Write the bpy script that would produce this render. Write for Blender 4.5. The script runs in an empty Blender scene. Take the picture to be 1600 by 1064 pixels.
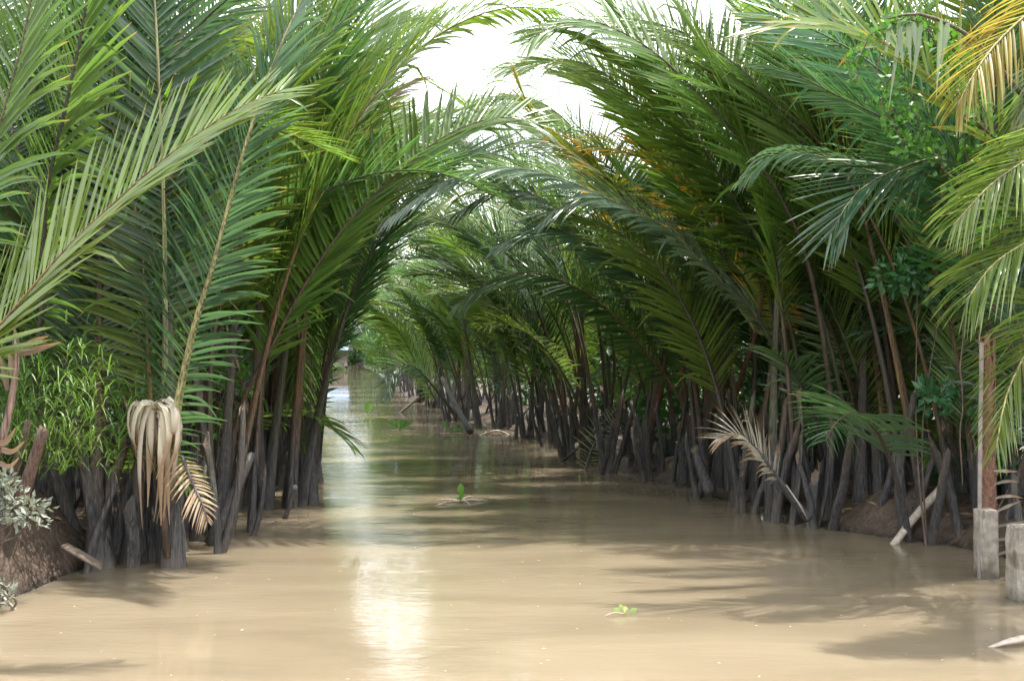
import bpy, math, random
import numpy as np
from mathutils import Vector

scene = bpy.context.scene
C = scene.collection
R = math.radians
rng = np.random.default_rng(11)
random.seed(11)

# ------------------------------------------------------------------ camera
CAM_H = 1.7
F = 1898.0                       # focal length in pixels of a 1600 px wide frame
HOR = 545.0
cam_d = bpy.data.cameras.new('camera')
cam = bpy.data.objects.new('camera', cam_d)
C.objects.link(cam)
cam_d.sensor_width = 23.6
cam_d.lens = 23.6 * F / 1600.0
cam_d.clip_end = 2000
cam.location = (0, 0, CAM_H)
cam.rotation_euler = (R(90) + math.atan((HOR - 532) / F), 0, 0)
scene.camera = cam

# ------------------------------------------------------------------ light
SUN_AZ = R(62)        # from +Y (ahead) towards +X (right)
SUN_EL = R(74)
w = bpy.data.worlds.new('World')
scene.world = w
w.use_nodes = True
nt = w.node_tree
nt.nodes.clear()
sky = nt.nodes.new('ShaderNodeTexSky')
sky.sky_type = 'NISHITA'
sky.sun_disc = False
sky.sun_elevation = SUN_EL
sky.sun_rotation = SUN_AZ
sky.air_density = 1.0
sky.dust_density = 3.0
tc = nt.nodes.new('ShaderNodeTexCoord')
cn = nt.nodes.new('ShaderNodeTexNoise')
cn.inputs['Scale'].default_value = 2.2
cn.inputs['Detail'].default_value = 6
cr = nt.nodes.new('ShaderNodeValToRGB')
cr.color_ramp.elements[0].position = 0.25
cr.color_ramp.elements[0].color = (0.55, 0.55, 0.55, 1)
cr.color_ramp.elements[1].position = 0.6
cr.color_ramp.elements[1].color = (0.95, 0.95, 0.95, 1)
mx = nt.nodes.new('ShaderNodeMix')
mx.data_type = 'RGBA'
mx.inputs['B'].default_value = (11.5, 11.8, 12.2, 1)      # bright thin tropical cloud
bg = nt.nodes.new('ShaderNodeBackground')
bg.inputs['Strength'].default_value = 0.15
wo = nt.nodes.new('ShaderNodeOutputWorld')
nt.links.new(tc.outputs['Generated'], cn.inputs['Vector'])
nt.links.new(cn.outputs['Fac'], cr.inputs['Fac'])
nt.links.new(cr.outputs['Color'], mx.inputs['Factor'])
nt.links.new(sky.outputs['Color'], mx.inputs['A'])
nt.links.new(mx.outputs['Result'], bg.inputs['Color'])
nt.links.new(bg.outputs[0], wo.inputs[0])

sun_d = bpy.data.lights.new('sun', 'SUN')
sun_d.energy = 5.0
sun_d.angle = R(0.5)
sun_d.color = (1.0, 0.95, 0.87)
sun = bpy.data.objects.new('sun', sun_d)
C.objects.link(sun)
sdir = Vector((math.sin(SUN_AZ) * math.cos(SUN_EL), math.cos(SUN_AZ) * math.cos(SUN_EL), math.sin(SUN_EL)))
sun.rotation_euler = sdir.to_track_quat('Z', 'Y').to_euler()
sun.location = sdir * 50

vs = scene.view_settings
vs.view_transform = 'Standard'
vs.look = 'None'
vs.exposure = 1.1
vs.gamma = 1
scene.cycles.use_denoising = True
scene.cycles.max_bounces = 8
scene.cycles.transmission_bounces = 4
scene.cycles.diffuse_bounces = 4
scene.cycles.glossy_bounces = 3
scene.cycles.sample_clamp_indirect = 6


# ------------------------------------------------------------------ helpers
def at(px, py, Y):
    return np.array([(px - 800) / F * Y, Y, CAM_H - (py - HOR) / F * Y])


def tag(o, label=None, cat=None, group=None, kind=None):
    if label: o['label'] = label
    if cat: o['category'] = cat
    if group: o['group'] = group
    if kind: o['kind'] = kind
    return o


def empty(name, loc, label=None, cat=None, group=None):
    o = bpy.data.objects.new(name, None)
    C.objects.link(o)
    o.location = loc
    o.empty_display_size = 0.2
    return tag(o, label, cat, group)


def mesh_of(name, V, Fc, mat, uv=None, smooth=True):
    me = bpy.data.meshes.new(name)
    V = np.asarray(V, dtype=np.float32)
    me.from_pydata(V.tolist(), [], [list(map(int, f)) for f in Fc])
    if uv is not None:
        uv = np.asarray(uv, dtype=np.float32)
        l = me.uv_layers.new(name='UVMap')
        idx = np.empty(len(me.loops), dtype=np.int32)
        me.loops.foreach_get('vertex_index', idx)
        l.data.foreach_set('uv', uv[idx].ravel())
    if smooth:
        me.polygons.foreach_set('use_smooth', [True] * len(me.polygons))
    if mat: me.materials.append(mat)
    me.update()
    return me


def obj(name, me, parent=None, loc=(0, 0, 0), rot=(0, 0, 0), color=None):
    o = bpy.data.objects.new(name, me)
    C.objects.link(o)
    o.location = loc
    o.rotation_euler = rot
    if parent is not None: o.parent = parent
    if color is not None: o.color = (*color, 1)
    return o


class MB:
    """collects shapes into one mesh"""
    def __init__(s):
        s.V, s.F, s.U, s.n = [], [], [], 0

    def add(s, V, Fc, uv=None):
        V = np.asarray(V, float)
        s.V.append(V)
        s.U.append(np.asarray(uv, float) if uv is not None else np.zeros((len(V), 2)))
        s.F.extend([[i + s.n for i in f] for f in Fc])
        s.n += len(V)

    def mesh(s, name, mat, off=(0, 0, 0), smooth=True):
        V = np.concatenate(s.V) - np.asarray(off)
        return mesh_of(name, V, s.F, mat, np.concatenate(s.U), smooth)


def nrm(a):
    return a / (np.linalg.norm(a, axis=-1, keepdims=True) + 1e-9)


def spline(P, n):
    """Catmull-Rom through P, resampled evenly to n points"""
    P = np.asarray(P, float)
    Q = np.vstack([2 * P[0] - P[1], P, 2 * P[-1] - P[-2]])
    out = []
    for i in range(1, len(Q) - 2):
        t = np.linspace(0, 1, 24, endpoint=False)[:, None]
        a, b, c, d = Q[i - 1], Q[i], Q[i + 1], Q[i + 2]
        out.append(0.5 * (2 * b + (c - a) * t + (2 * a - 5 * b + 4 * c - d) * t ** 2 + (3 * b - a - 3 * c + d) * t ** 3))
    out.append(Q[-2][None])
    D = np.concatenate(out)
    s = np.concatenate([[0], np.cumsum(np.linalg.norm(np.diff(D, axis=0), axis=1))])
    u = np.linspace(0, s[-1], n)
    return np.stack([np.interp(u, s, D[:, k]) for k in range(3)], 1), s[-1]


def frames(P, B0=None):
    T = nrm(np.gradient(P, axis=0))
    if B0 is None:
        h = P[-1] - P[0]
        h = np.array([h[0], h[1], 0.0])
        if np.linalg.norm(h) < 0.05: h = np.array([1.0, 0, 0])
        h = h / np.linalg.norm(h)
        B0 = np.cross(h, [0, 0, 1.0])
    B = nrm(B0[None] - (T @ B0)[:, None] * T)
    N = np.cross(B, T)
    return T, N, B


def tube(mb, P, rad, sides=8, flat=1.0, cap0=True, cap1=True, slant=0.0, B0=None):
    P = np.asarray(P, float)
    T, N, B = frames(P, B0)
    n = len(P)
    rad = np.broadcast_to(np.asarray(rad, float), (n,))
    th = np.linspace(0, 2 * math.pi, sides, endpoint=False)
    V = P[:, None] + rad[:, None, None] * (np.cos(th)[None, :, None] * B[:, None] + flat * np.sin(th)[None, :, None] * N[:, None])
    if slant:
        V[-1] += (np.cos(th)[:, None] * slant * rad[-1]) * T[-1][None]
    L = np.linspace(0, 1, n)
    uv = np.stack(np.broadcast_arrays(L[:, None], th[None] / 6.283), -1).reshape(-1, 2)
    Fc = []
    for i in range(n - 1):
        for j in range(sides):
            k = (j + 1) % sides
            Fc.append([i * sides + j, i * sides + k, (i + 1) * sides + k, (i + 1) * sides + j])
    if cap1: Fc.append([(n - 1) * sides + j for j in range(sides)])
    if cap0: Fc.append([j for j in range(sides)][::-1])
    mb.add(V.reshape(-1, 3), Fc, uv)


# ------------------------------------------------------------------ materials
def new_mat(name):
    m = bpy.data.materials.new(name)
    m.use_nodes = True
    n = m.node_tree
    n.nodes.clear()
    return m, n, n.nodes, n.links


def N_(nodes, t, **kw):
    x = nodes.new(t)
    for k, v in kw.items():
        if k in x.inputs: x.inputs[k].default_value = v
        else: setattr(x, k, v)
    return x


def ramp(nodes, stops):
    r = nodes.new('ShaderNodeValToRGB')
    e = r.color_ramp.elements
    while len(e) < len(stops): e.new(0.5)
    for el, (p, c) in zip(e, stops):
        el.position = p
        el.color = (*c, 1) if len(c) == 3 else c
    return r


def mixc(nodes, links, fac, a, b, blend='MIX'):
    m = nodes.new('ShaderNodeMix')
    m.data_type = 'RGBA'
    m.blend_type = blend
    for s, v in (('Factor', fac), ('A', a), ('B', b)):
        if isinstance(v, (int, float)): m.inputs[s].default_value = v
        elif isinstance(v, tuple): m.inputs[s].default_value = (*v, 1)
        else: links.new(v, m.inputs[s])
    return m.outputs['Result']


def leaf_material(name, tip=(0.30, 0.20, 0.07), transl=0.46, rough=0.29, spec=1.0, tipfrom=0.88):
    """green of the leaf comes from the object's own colour; u of the UV runs along a leaflet, v differs from leaflet to leaflet"""
    m, n, N, L = new_mat(name)
    oi = N.new('ShaderNodeObjectInfo')
    uv = N.new('ShaderNodeUVMap'); uv.uv_map = 'UVMap'
    sep = N.new('ShaderNodeSeparateXYZ')
    L.new(uv.outputs['UV'], sep.inputs[0])
    wn = N.new('ShaderNodeTexWhiteNoise'); wn.noise_dimensions = '1D'
    L.new(sep.outputs['Y'], wn.inputs['W'])
    geo = N.new('ShaderNodeNewGeometry')
    no = N_(N, 'ShaderNodeTexNoise', Scale=1.4, Detail=3)
    L.new(geo.outputs['Position'], no.inputs['Vector'])
    # leaflet to leaflet brightness
    hsv = N.new('ShaderNodeHueSaturation')
    mr = N_(N, 'ShaderNodeMapRange'); mr.inputs['To Min'].default_value = 0.72; mr.inputs['To Max'].default_value = 1.3
    L.new(wn.outputs['Value'], mr.inputs['Value'])
    L.new(mr.outputs[0], hsv.inputs['Value'])
    mh = N_(N, 'ShaderNodeMapRange'); mh.inputs['From Min'].default_value = 0.3; mh.inputs['From Max'].default_value = 0.7
    mh.inputs['To Min'].default_value = 0.485; mh.inputs['To Max'].default_value = 0.515
    L.new(no.outputs['Fac'], mh.inputs['Value'])
    L.new(mh.outputs[0], hsv.inputs['Hue'])
    L.new(oi.outputs['Color'], hsv.inputs['Color'])
    # dry tips
    ad = N.new('ShaderNodeMath'); ad.operation = 'MULTIPLY_ADD'
    ad.inputs[1].default_value = 0.22
    L.new(wn.outputs['Value'], ad.inputs[0]); L.new(sep.outputs['X'], ad.inputs[2])
    rp = N_(N, 'ShaderNodeMapRange'); rp.inputs['From Min'].default_value = tipfrom + 0.17; rp.inputs['From Max'].default_value = tipfrom + 0.28
    L.new(ad.outputs[0], rp.inputs['Value'])
    col = mixc(N, L, rp.outputs[0], hsv.outputs['Color'], tip)
    # small blemishes
    n2 = N_(N, 'ShaderNodeTexNoise', Scale=38, Detail=2)
    L.new(geo.outputs['Position'], n2.inputs['Vector'])
    r2 = N_(N, 'ShaderNodeMapRange'); r2.inputs['From Min'].default_value = 0.66; r2.inputs['From Max'].default_value = 0.75; r2.inputs['To Max'].default_value = 0.6
    L.new(n2.outputs['Fac'], r2.inputs['Value'])
    col = mixc(N, L, r2.outputs[0], col, (0.16, 0.12, 0.05))
    p = N_(N, 'ShaderNodeBsdfPrincipled', Roughness=rough)
    p.inputs['Specular IOR Level'].default_value = spec
    L.new(col, p.inputs['Base Color'])
    tr = N.new('ShaderNodeBsdfTranslucent')
    tcol = mixc(N, L, 1.0, col, (1.4, 1.5, 0.75), 'MULTIPLY')
    L.new(tcol, tr.inputs['Color'])
    ms = N.new('ShaderNodeMixShader'); ms.inputs[0].default_value = transl
    L.new(p.outputs[0], ms.inputs[1]); L.new(tr.outputs[0], ms.inputs[2])
    o = N.new('ShaderNodeOutputMaterial')
    L.new(ms.outputs[0], o.inputs[0])
    return m


M_LEAF = leaf_material('palm_leaf')
M_YELLOW = leaf_material('yellowing_palm_leaf', tip=(0.42, 0.24, 0.03), tipfrom=0.82)
M_ORANGE = leaf_material('orange_palm_leaf', tip=(0.50, 0.27, 0.03), tipfrom=0.6)
M_COCO = leaf_material('coconut_leaf', tip=(0.34, 0.24, 0.08), tipfrom=0.86, rough=0.34)
M_DRY = leaf_material('dry_leaf', tip=(0.30, 0.21, 0.14), tipfrom=0.55, transl=0.2, rough=0.7, spec=0.2)
M_BUSH = leaf_material('bush_leaf', transl=0.35, rough=0.4, spec=0.5, tipfrom=1.4)
M_DUSTY = leaf_material('dusty_leaf', transl=0.15, rough=0.85, spec=0.1, tipfrom=1.4)


def stalk_material(name, tide=True, base=None):
    """petiole: fibrous streaks, dark mud line left by the tide on the lowest metre"""
    m, n, N, L = new_mat(name)
    oi = N.new('ShaderNodeObjectInfo')
    geo = N.new('ShaderNodeNewGeometry')
    sp = N.new('ShaderNodeSeparateXYZ'); L.new(geo.outputs['Position'], sp.inputs[0])
    mp = N.new('ShaderNodeMapping'); mp.inputs['Scale'].default_value = (48, 48, 1.6)
    L.new(geo.outputs['Position'], mp.inputs['Vector'])
    st = N_(N, 'ShaderNodeTexNoise', Scale=1.5, Detail=5, Roughness=0.65)
    L.new(mp.outputs[0], st.inputs['Vector'])
    bl = N_(N, 'ShaderNodeTexNoise', Scale=3.2, Detail=4)
    L.new(geo.outputs['Position'], bl.inputs['Vector'])
    sr = ramp(N, [(0.36, (0.3, 0.3, 0.3)), (0.66, (1.6, 1.6, 1.6))])
    L.new(st.outputs['Fac'], sr.inputs['Fac'])
    col = mixc(N, L, 1.0, oi.outputs['Color'], sr.outputs['Color'], 'MULTIPLY')
    br = N_(N, 'ShaderNodeMapRange'); br.inputs['From Min'].default_value = 0.45; br.inputs['From Max'].default_value = 0.7; br.inputs['To Max'].default_value = 0.7
    L.new(bl.outputs['Fac'], br.inputs['Value'])
    col = mixc(N, L, br.outputs[0], col, (0.075, 0.055, 0.04))
    if tide:
        ma = N.new('ShaderNodeMath'); ma.operation = 'MULTIPLY_ADD'; ma.inputs[1].default_value = 0.9
        L.new(bl.outputs['Fac'], ma.inputs[0]); L.new(sp.outputs['Z'], ma.inputs[2])
        mr = N_(N, 'ShaderNodeMapRange'); mr.inputs['From Min'].default_value = 0.95; mr.inputs['From Max'].default_value = 1.55
        L.new(ma.outputs[0], mr.inputs['Value'])
        mrp = ramp(N, [(0.34, (0.012, 0.013, 0.017)), (0.58, (0.085, 0.078, 0.076)), (0.74, (0.18, 0.16, 0.145))])
        L.new(st.outputs['Fac'], mrp.inputs['Fac'])
        mud = mrp.outputs['Color']
        col = mixc(N, L, mr.outputs[0], mud, col)
        # pale silt just above the water
        ms_ = N_(N, 'ShaderNodeMapRange'); ms_.inputs['From Min'].default_value = 0.62; ms_.inputs['From Max'].default_value = 0.42; ms_.inputs['To Max'].default_value = 0.55
        L.new(ma.outputs[0], ms_.inputs['Value'])
        col = mixc(N, L, ms_.outputs[0], col, (0.13, 0.105, 0.08))
    p = N_(N, 'ShaderNodeBsdfPrincipled', Roughness=0.62)
    L.new(col, p.inputs['Base Color'])
    bu = N_(N, 'ShaderNodeBump', Strength=0.9, Distance=0.02)
    L.new(st.outputs['Fac'], bu.inputs['Height'])
    L.new(bu.outputs[0], p.inputs['Normal'])
    o = N.new('ShaderNodeOutputMaterial'); L.new(p.outputs[0], o.inputs[0])
    return m


M_STALK = stalk_material('palm_stalk')
M_DRYSTALK = stalk_material('dry_stalk', tide=False)


def noise_material(name, c1, c2, scale=6, rough=0.85, bump=0.4, dist=0.02, stain=None, wet=None):
    m, n, N, L = new_mat(name)
    geo = N.new('ShaderNodeNewGeometry')
    a = N_(N, 'ShaderNodeTexNoise', Scale=scale, Detail=8, Roughness=0.62)
    L.new(geo.outputs['Position'], a.inputs['Vector'])
    r = ramp(N, [(0.3, c1), (0.7, c2)])
    L.new(a.outputs['Fac'], r.inputs['Fac'])
    col = r.outputs['Color']
    if stain:
        b = N_(N, 'ShaderNodeTexNoise', Scale=scale * 0.35, Detail=5)
        L.new(geo.outputs['Position'], b.inputs['Vector'])
        q = N_(N, 'ShaderNodeMapRange'); q.inputs['From Min'].default_value = 0.5; q.inputs['From Max'].default_value = 0.62
        L.new(b.outputs['Fac'], q.inputs['Value'])
        col = mixc(N, L, q.outputs[0], col, stain)
    p = N_(N, 'ShaderNodeBsdfPrincipled', Roughness=rough)
    if wet:                                   # water line: damp, slimy band just above the water
        sp = N.new('ShaderNodeSeparateXYZ'); L.new(geo.outputs['Position'], sp.inputs[0])
        ma = N.new('ShaderNodeMath'); ma.operation = 'MULTIPLY_ADD'; ma.inputs[1].default_value = -wet * 1.6
        L.new(a.outputs['Fac'], ma.inputs[0]); L.new(sp.outputs['Z'], ma.inputs[2])
        wr = N_(N, 'ShaderNodeMapRange'); wr.inputs['From Min'].default_value = -wet * 0.4; wr.inputs['From Max'].default_value = -wet * 0.9
        L.new(ma.outputs[0], wr.inputs['Value'])
        col = mixc(N, L, wr.outputs[0], col, tuple(0.45 * k for k in c1))
        rr = N_(N, 'ShaderNodeMapRange'); rr.inputs['To Min'].default_value = rough; rr.inputs['To Max'].default_value = 0.25
        L.new(wr.outputs[0], rr.inputs['Value']); L.new(rr.outputs[0], p.inputs['Roughness'])
    L.new(col, p.inputs['Base Color'])
    bu = N_(N, 'ShaderNodeBump', Strength=bump, Distance=dist)
    L.new(a.outputs['Fac'], bu.inputs['Height'])
    L.new(bu.outputs[0], p.inputs['Normal'])
    o = N.new('ShaderNodeOutputMaterial'); L.new(p.outputs[0], o.inputs[0])
    return m


M_MUD = noise_material('bank_mud', (0.04, 0.028, 0.02), (0.12, 0.08, 0.055), scale=7, rough=0.55, bump=1.0, dist=0.08, wet=0.16)
M_CONC = noise_material('concrete', (0.15, 0.13, 0.105), (0.34, 0.30, 0.25), scale=16, bump=0.9, dist=0.012, stain=(0.12, 0.10, 0.07), wet=0.2)
M_WOOD = noise_material('grey_wood', (0.15, 0.13, 0.12), (0.32, 0.28, 0.25), scale=14, bump=0.4, dist=0.008)
M_FIBRE = noise_material('red_fibre', (0.09, 0.045, 0.03), (0.27, 0.14, 0.09), scale=30, bump=0.8, dist=0.01)
M_PALE = noise_material('pale_stem', (0.24, 0.19, 0.14), (0.5, 0.44, 0.38), scale=25, bump=0.3, dist=0.004, rough=0.6)
M_CUT = noise_material('cut_stalk_face', (0.07, 0.05, 0.035), (0.18, 0.13, 0.09), scale=30, bump=0.5, dist=0.006)
M_BARK = noise_material('bark', (0.06, 0.045, 0.035), (0.16, 0.12, 0.09), scale=9, bump=0.7, dist=0.03)
M_ROOF = noise_material('hut_roof', (0.16, 0.25, 0.36), (0.26, 0.36, 0.47), scale=3, bump=0.1, rough=0.4)
M_TARP = noise_material('blue_tarp', (0.05, 0.28, 0.6), (0.1, 0.4, 0.75), scale=3, bump=0.2, rough=0.5)
M_HUT = noise_material('hut_wall', (0.12, 0.1, 0.08), (0.25, 0.22, 0.2), scale=4)


def water_material():
    m, n, N, L = new_mat('muddy_water')
    geo = N.new('ShaderNodeNewGeometry')
    mp = N.new('ShaderNodeMapping'); mp.inputs['Scale'].default_value = (0.55, 1.5, 1)
    L.new(geo.outputs['Position'], mp.inputs['Vector'])
    a = N_(N, 'ShaderNodeTexNoise', Scale=1.3, Detail=3, Roughness=0.5, Distortion=0.6)
    L.new(mp.outputs[0], a.inputs['Vector'])
    mp2 = N.new('ShaderNodeMapping'); mp2.inputs['Scale'].default_value = (1.4, 4.0, 1)
    L.new(geo.outputs['Position'], mp2.inputs['Vector'])
    b = N_(N, 'ShaderNodeTexNoise', Scale=2.6, Detail=3, Roughness=0.5, Distortion=0.4)
    L.new(mp2.outputs[0], b.inputs['Vector'])
    big = N_(N, 'ShaderNodeTexNoise', Scale=0.33, Detail=2)
    L.new(geo.outputs['Position'], big.inputs['Vector'])
    bm = N_(N, 'ShaderNodeMapRange'); bm.inputs['From Min'].default_value = 0.4; bm.inputs['From Max'].default_value = 0.65
    bm.inputs['To Min'].default_value = 0.15; bm.inputs['To Max'].default_value = 1.0
    L.new(big.outputs['Fac'], bm.inputs['Value'])
    mm = N.new('ShaderNodeMath'); mm.operation = 'MULTIPLY'
    L.new(b.outputs['Fac'], mm.inputs[0]); L.new(bm.outputs[0], mm.inputs[1])
    ad = N.new('ShaderNodeMath'); ad.operation = 'MULTIPLY_ADD'; ad.inputs[1].default_value = 0.35
    L.new(mm.outputs[0], ad.inputs[0]); L.new(a.outputs['Fac'], ad.inputs[2])
    mp3 = N.new('ShaderNodeMapping'); mp3.inputs['Scale'].default_value = (3.0, 9.0, 1)
    L.new(geo.outputs['Position'], mp3.inputs['Vector'])
    fine = N_(N, 'ShaderNodeTexNoise', Scale=2.2, Detail=3, Roughness=0.55, Distortion=0.5)
    L.new(mp3.outputs[0], fine.inputs['Vector'])
    fm = N.new('ShaderNodeMath'); fm.operation = 'MULTIPLY'
    L.new(fine.outputs['Fac'], fm.inputs[0]); L.new(bm.outputs[0], fm.inputs[1])
    ad2 = N.new('ShaderNodeMath'); ad2.operation = 'MULTIPLY_ADD'; ad2.inputs[1].default_value = 0.6
    L.new(fm.outputs[0], ad2.inputs[0]); L.new(ad.outputs[0], ad2.inputs[2])
    bu = N_(N, 'ShaderNodeBump', Strength=1.0, Distance=0.0065)
    spy = N.new('ShaderNodeSeparateXYZ'); L.new(geo.outputs['Position'], spy.inputs[0])
    calm = N_(N, 'ShaderNodeMapRange'); calm.inputs['From Min'].default_value = 14; calm.inputs['From Max'].default_value = 45   # the sheltered inner reach lies calmer
    calm.inputs['To Min'].default_value = 1.0; calm.inputs['To Max'].default_value = 0.25
    L.new(spy.outputs['Y'], calm.inputs['Value'])
    L.new(calm.outputs[0], bu.inputs['Strength'])
    L.new(ad2.outputs[0], bu.inputs['Height'])
    sl = N_(N, 'ShaderNodeTexNoise', Scale=0.8, Detail=5, Distortion=1.0)
    L.new(mp.outputs[0], sl.inputs['Vector'])
    r = ramp(N, [(0.3, (0.155, 0.124, 0.083)), (0.7, (0.205, 0.166, 0.114))])
    L.new(sl.outputs['Fac'], r.inputs['Fac'])
    p = N_(N, 'ShaderNodeBsdfPrincipled', Roughness=0.01, IOR=1.33)
    L.new(r.outputs['Color'], p.inputs['Base Color'])
    L.new(bu.outputs[0], p.inputs['Normal'])
    p.subsurface_method = 'BURLEY'              # silt-laden water: light spreads below the surface, shadows go soft
    p.inputs['Subsurface Weight'].default_value = 0.85
    p.inputs['Subsurface Radius'].default_value = (1.0, 0.8, 0.55)
    p.inputs['Subsurface Scale'].default_value = 0.22
    o = N.new('ShaderNodeOutputMaterial'); L.new(p.outputs[0], o.inputs[0])
    return m


M_WATER = water_material()

# ------------------------------------------------------------------ ground and water
YL = [-60, 0, 5, 7, 8.2, 9.2, 10.2, 11.3, 13, 16, 22, 34, 58, 90, 130, 141, 400]
XL = [-30, -14, -7, -4.2, -3.5, -3.45, -3.2, -2.8, -2.8, -3.1, -4.2, -6.2, -9.9, -14.5, -20.5, -17, -10]
YR = [-60, 0, 5, 8, 9.5, 10.6, 11.5, 13.4, 16.4, 22, 28, 40, 58, 92, 130, 141, 400]
XR = [30, 14, 6.5, 4.3, 4.1, 3.8, 2.9, 2.45, 1.45, 0.7, -0.9, -3.3, -6.0, -10.6, -16.5, -21, -60]


def xl(y): return np.interp(y, YL, XL)
def xr(y): return np.interp(y, YR, XR)


def ground_z(x, y):
    d = np.maximum(xl(y) - x, x - xr(y))          # >0 on land
    nz = 0.035 * np.sin(x * 13 + 2 * np.sin(y * 9)) * np.sin(y * 11 + x * 4) + 0.05 * np.sin(x * 3.1 + 1.3 * np.sin(y * 2.3)) * np.cos(y * 2.7) + 0.03 * np.sin(x * 7.7 + y * 5.1)
    z = np.where(d < 0, np.maximum(d * 0.9, -0.9), 0.32 * (1 - np.exp(-d * 1.6))) - 0.05
    z = z + nz * np.clip(d + 0.5, 0, 1)
    for (bx, by, s, h) in ((-3.95, 8.6, 0.55, 0.62), (-4.6, 8.6, 1.0, 0.4), (3.62, 11.35, 0.36, 0.28), (-3.45, 9.6, 0.4, 0.2), (4.6, 10.4, 0.6, 0.2)):
        z = z + h * np.exp(-((x - bx) ** 2 + (y - by) ** 2) / (2 * s * s)) * np.clip((d + 0.25) / 0.6, 0, 1)
    return z


def axis(stops):
    out = []
    for a, b, st in stops: out += list(np.arange(a, b, st))
    return np.array(out + [stops[-1][1]])


gx = axis([(-900, -100, 160), (-100, -20, 8), (-20, -7, 1.0), (-7, 7, 0.14), (7, 20, 1.0), (20, 100, 8), (100, 900, 160)])
gy = axis([(-900, -60, 140), (-60, 4, 4), (4, 24, 0.16), (24, 60, 0.8), (60, 140, 4), (140, 900, 95)])
GX, GY = np.meshgrid(gx, gy)
V = np.stack([GX, GY, ground_z(GX, GY)], -1).reshape(-1, 3)
nx = len(gx)
ii, jj = np.meshgrid(np.arange(len(gy) - 1), np.arange(nx - 1), indexing='ij')
a = (ii * nx + jj).ravel()
Fc = np.stack([a, a + 1, a + nx + 1, a + nx], 1)
tag(obj('ground', mesh_of('ground', V, Fc, M_MUD)), kind='structure')
wv = [(-60, -60, 0), (60, -60, 0), (60, 400, 0), (-70, 400, 0)]
tag(obj('water', mesh_of('water', wv, [(0, 1, 2, 3)], M_WATER)), kind='structure')

# ------------------------------------------------------------------ fronds
GREEN = [(0.085, 0.155, 0.04), (0.11, 0.18, 0.042), (0.065, 0.135, 0.05), (0.055, 0.115, 0.058), (0.13, 0.19, 0.04)]
DARK = (0.03, 0.075, 0.036)
BLUE = (0.065, 0.125, 0.078)
LIME = (0.125, 0.185, 0.04)
YEL = (0.12, 0.165, 0.025)
STALKS = [(0.085, 0.065, 0.035), (0.06, 0.065, 0.03), (0.10, 0.06, 0.03), (0.055, 0.045, 0.032), (0.075, 0.08, 0.04), (0.13, 0.075, 0.03)]


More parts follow.
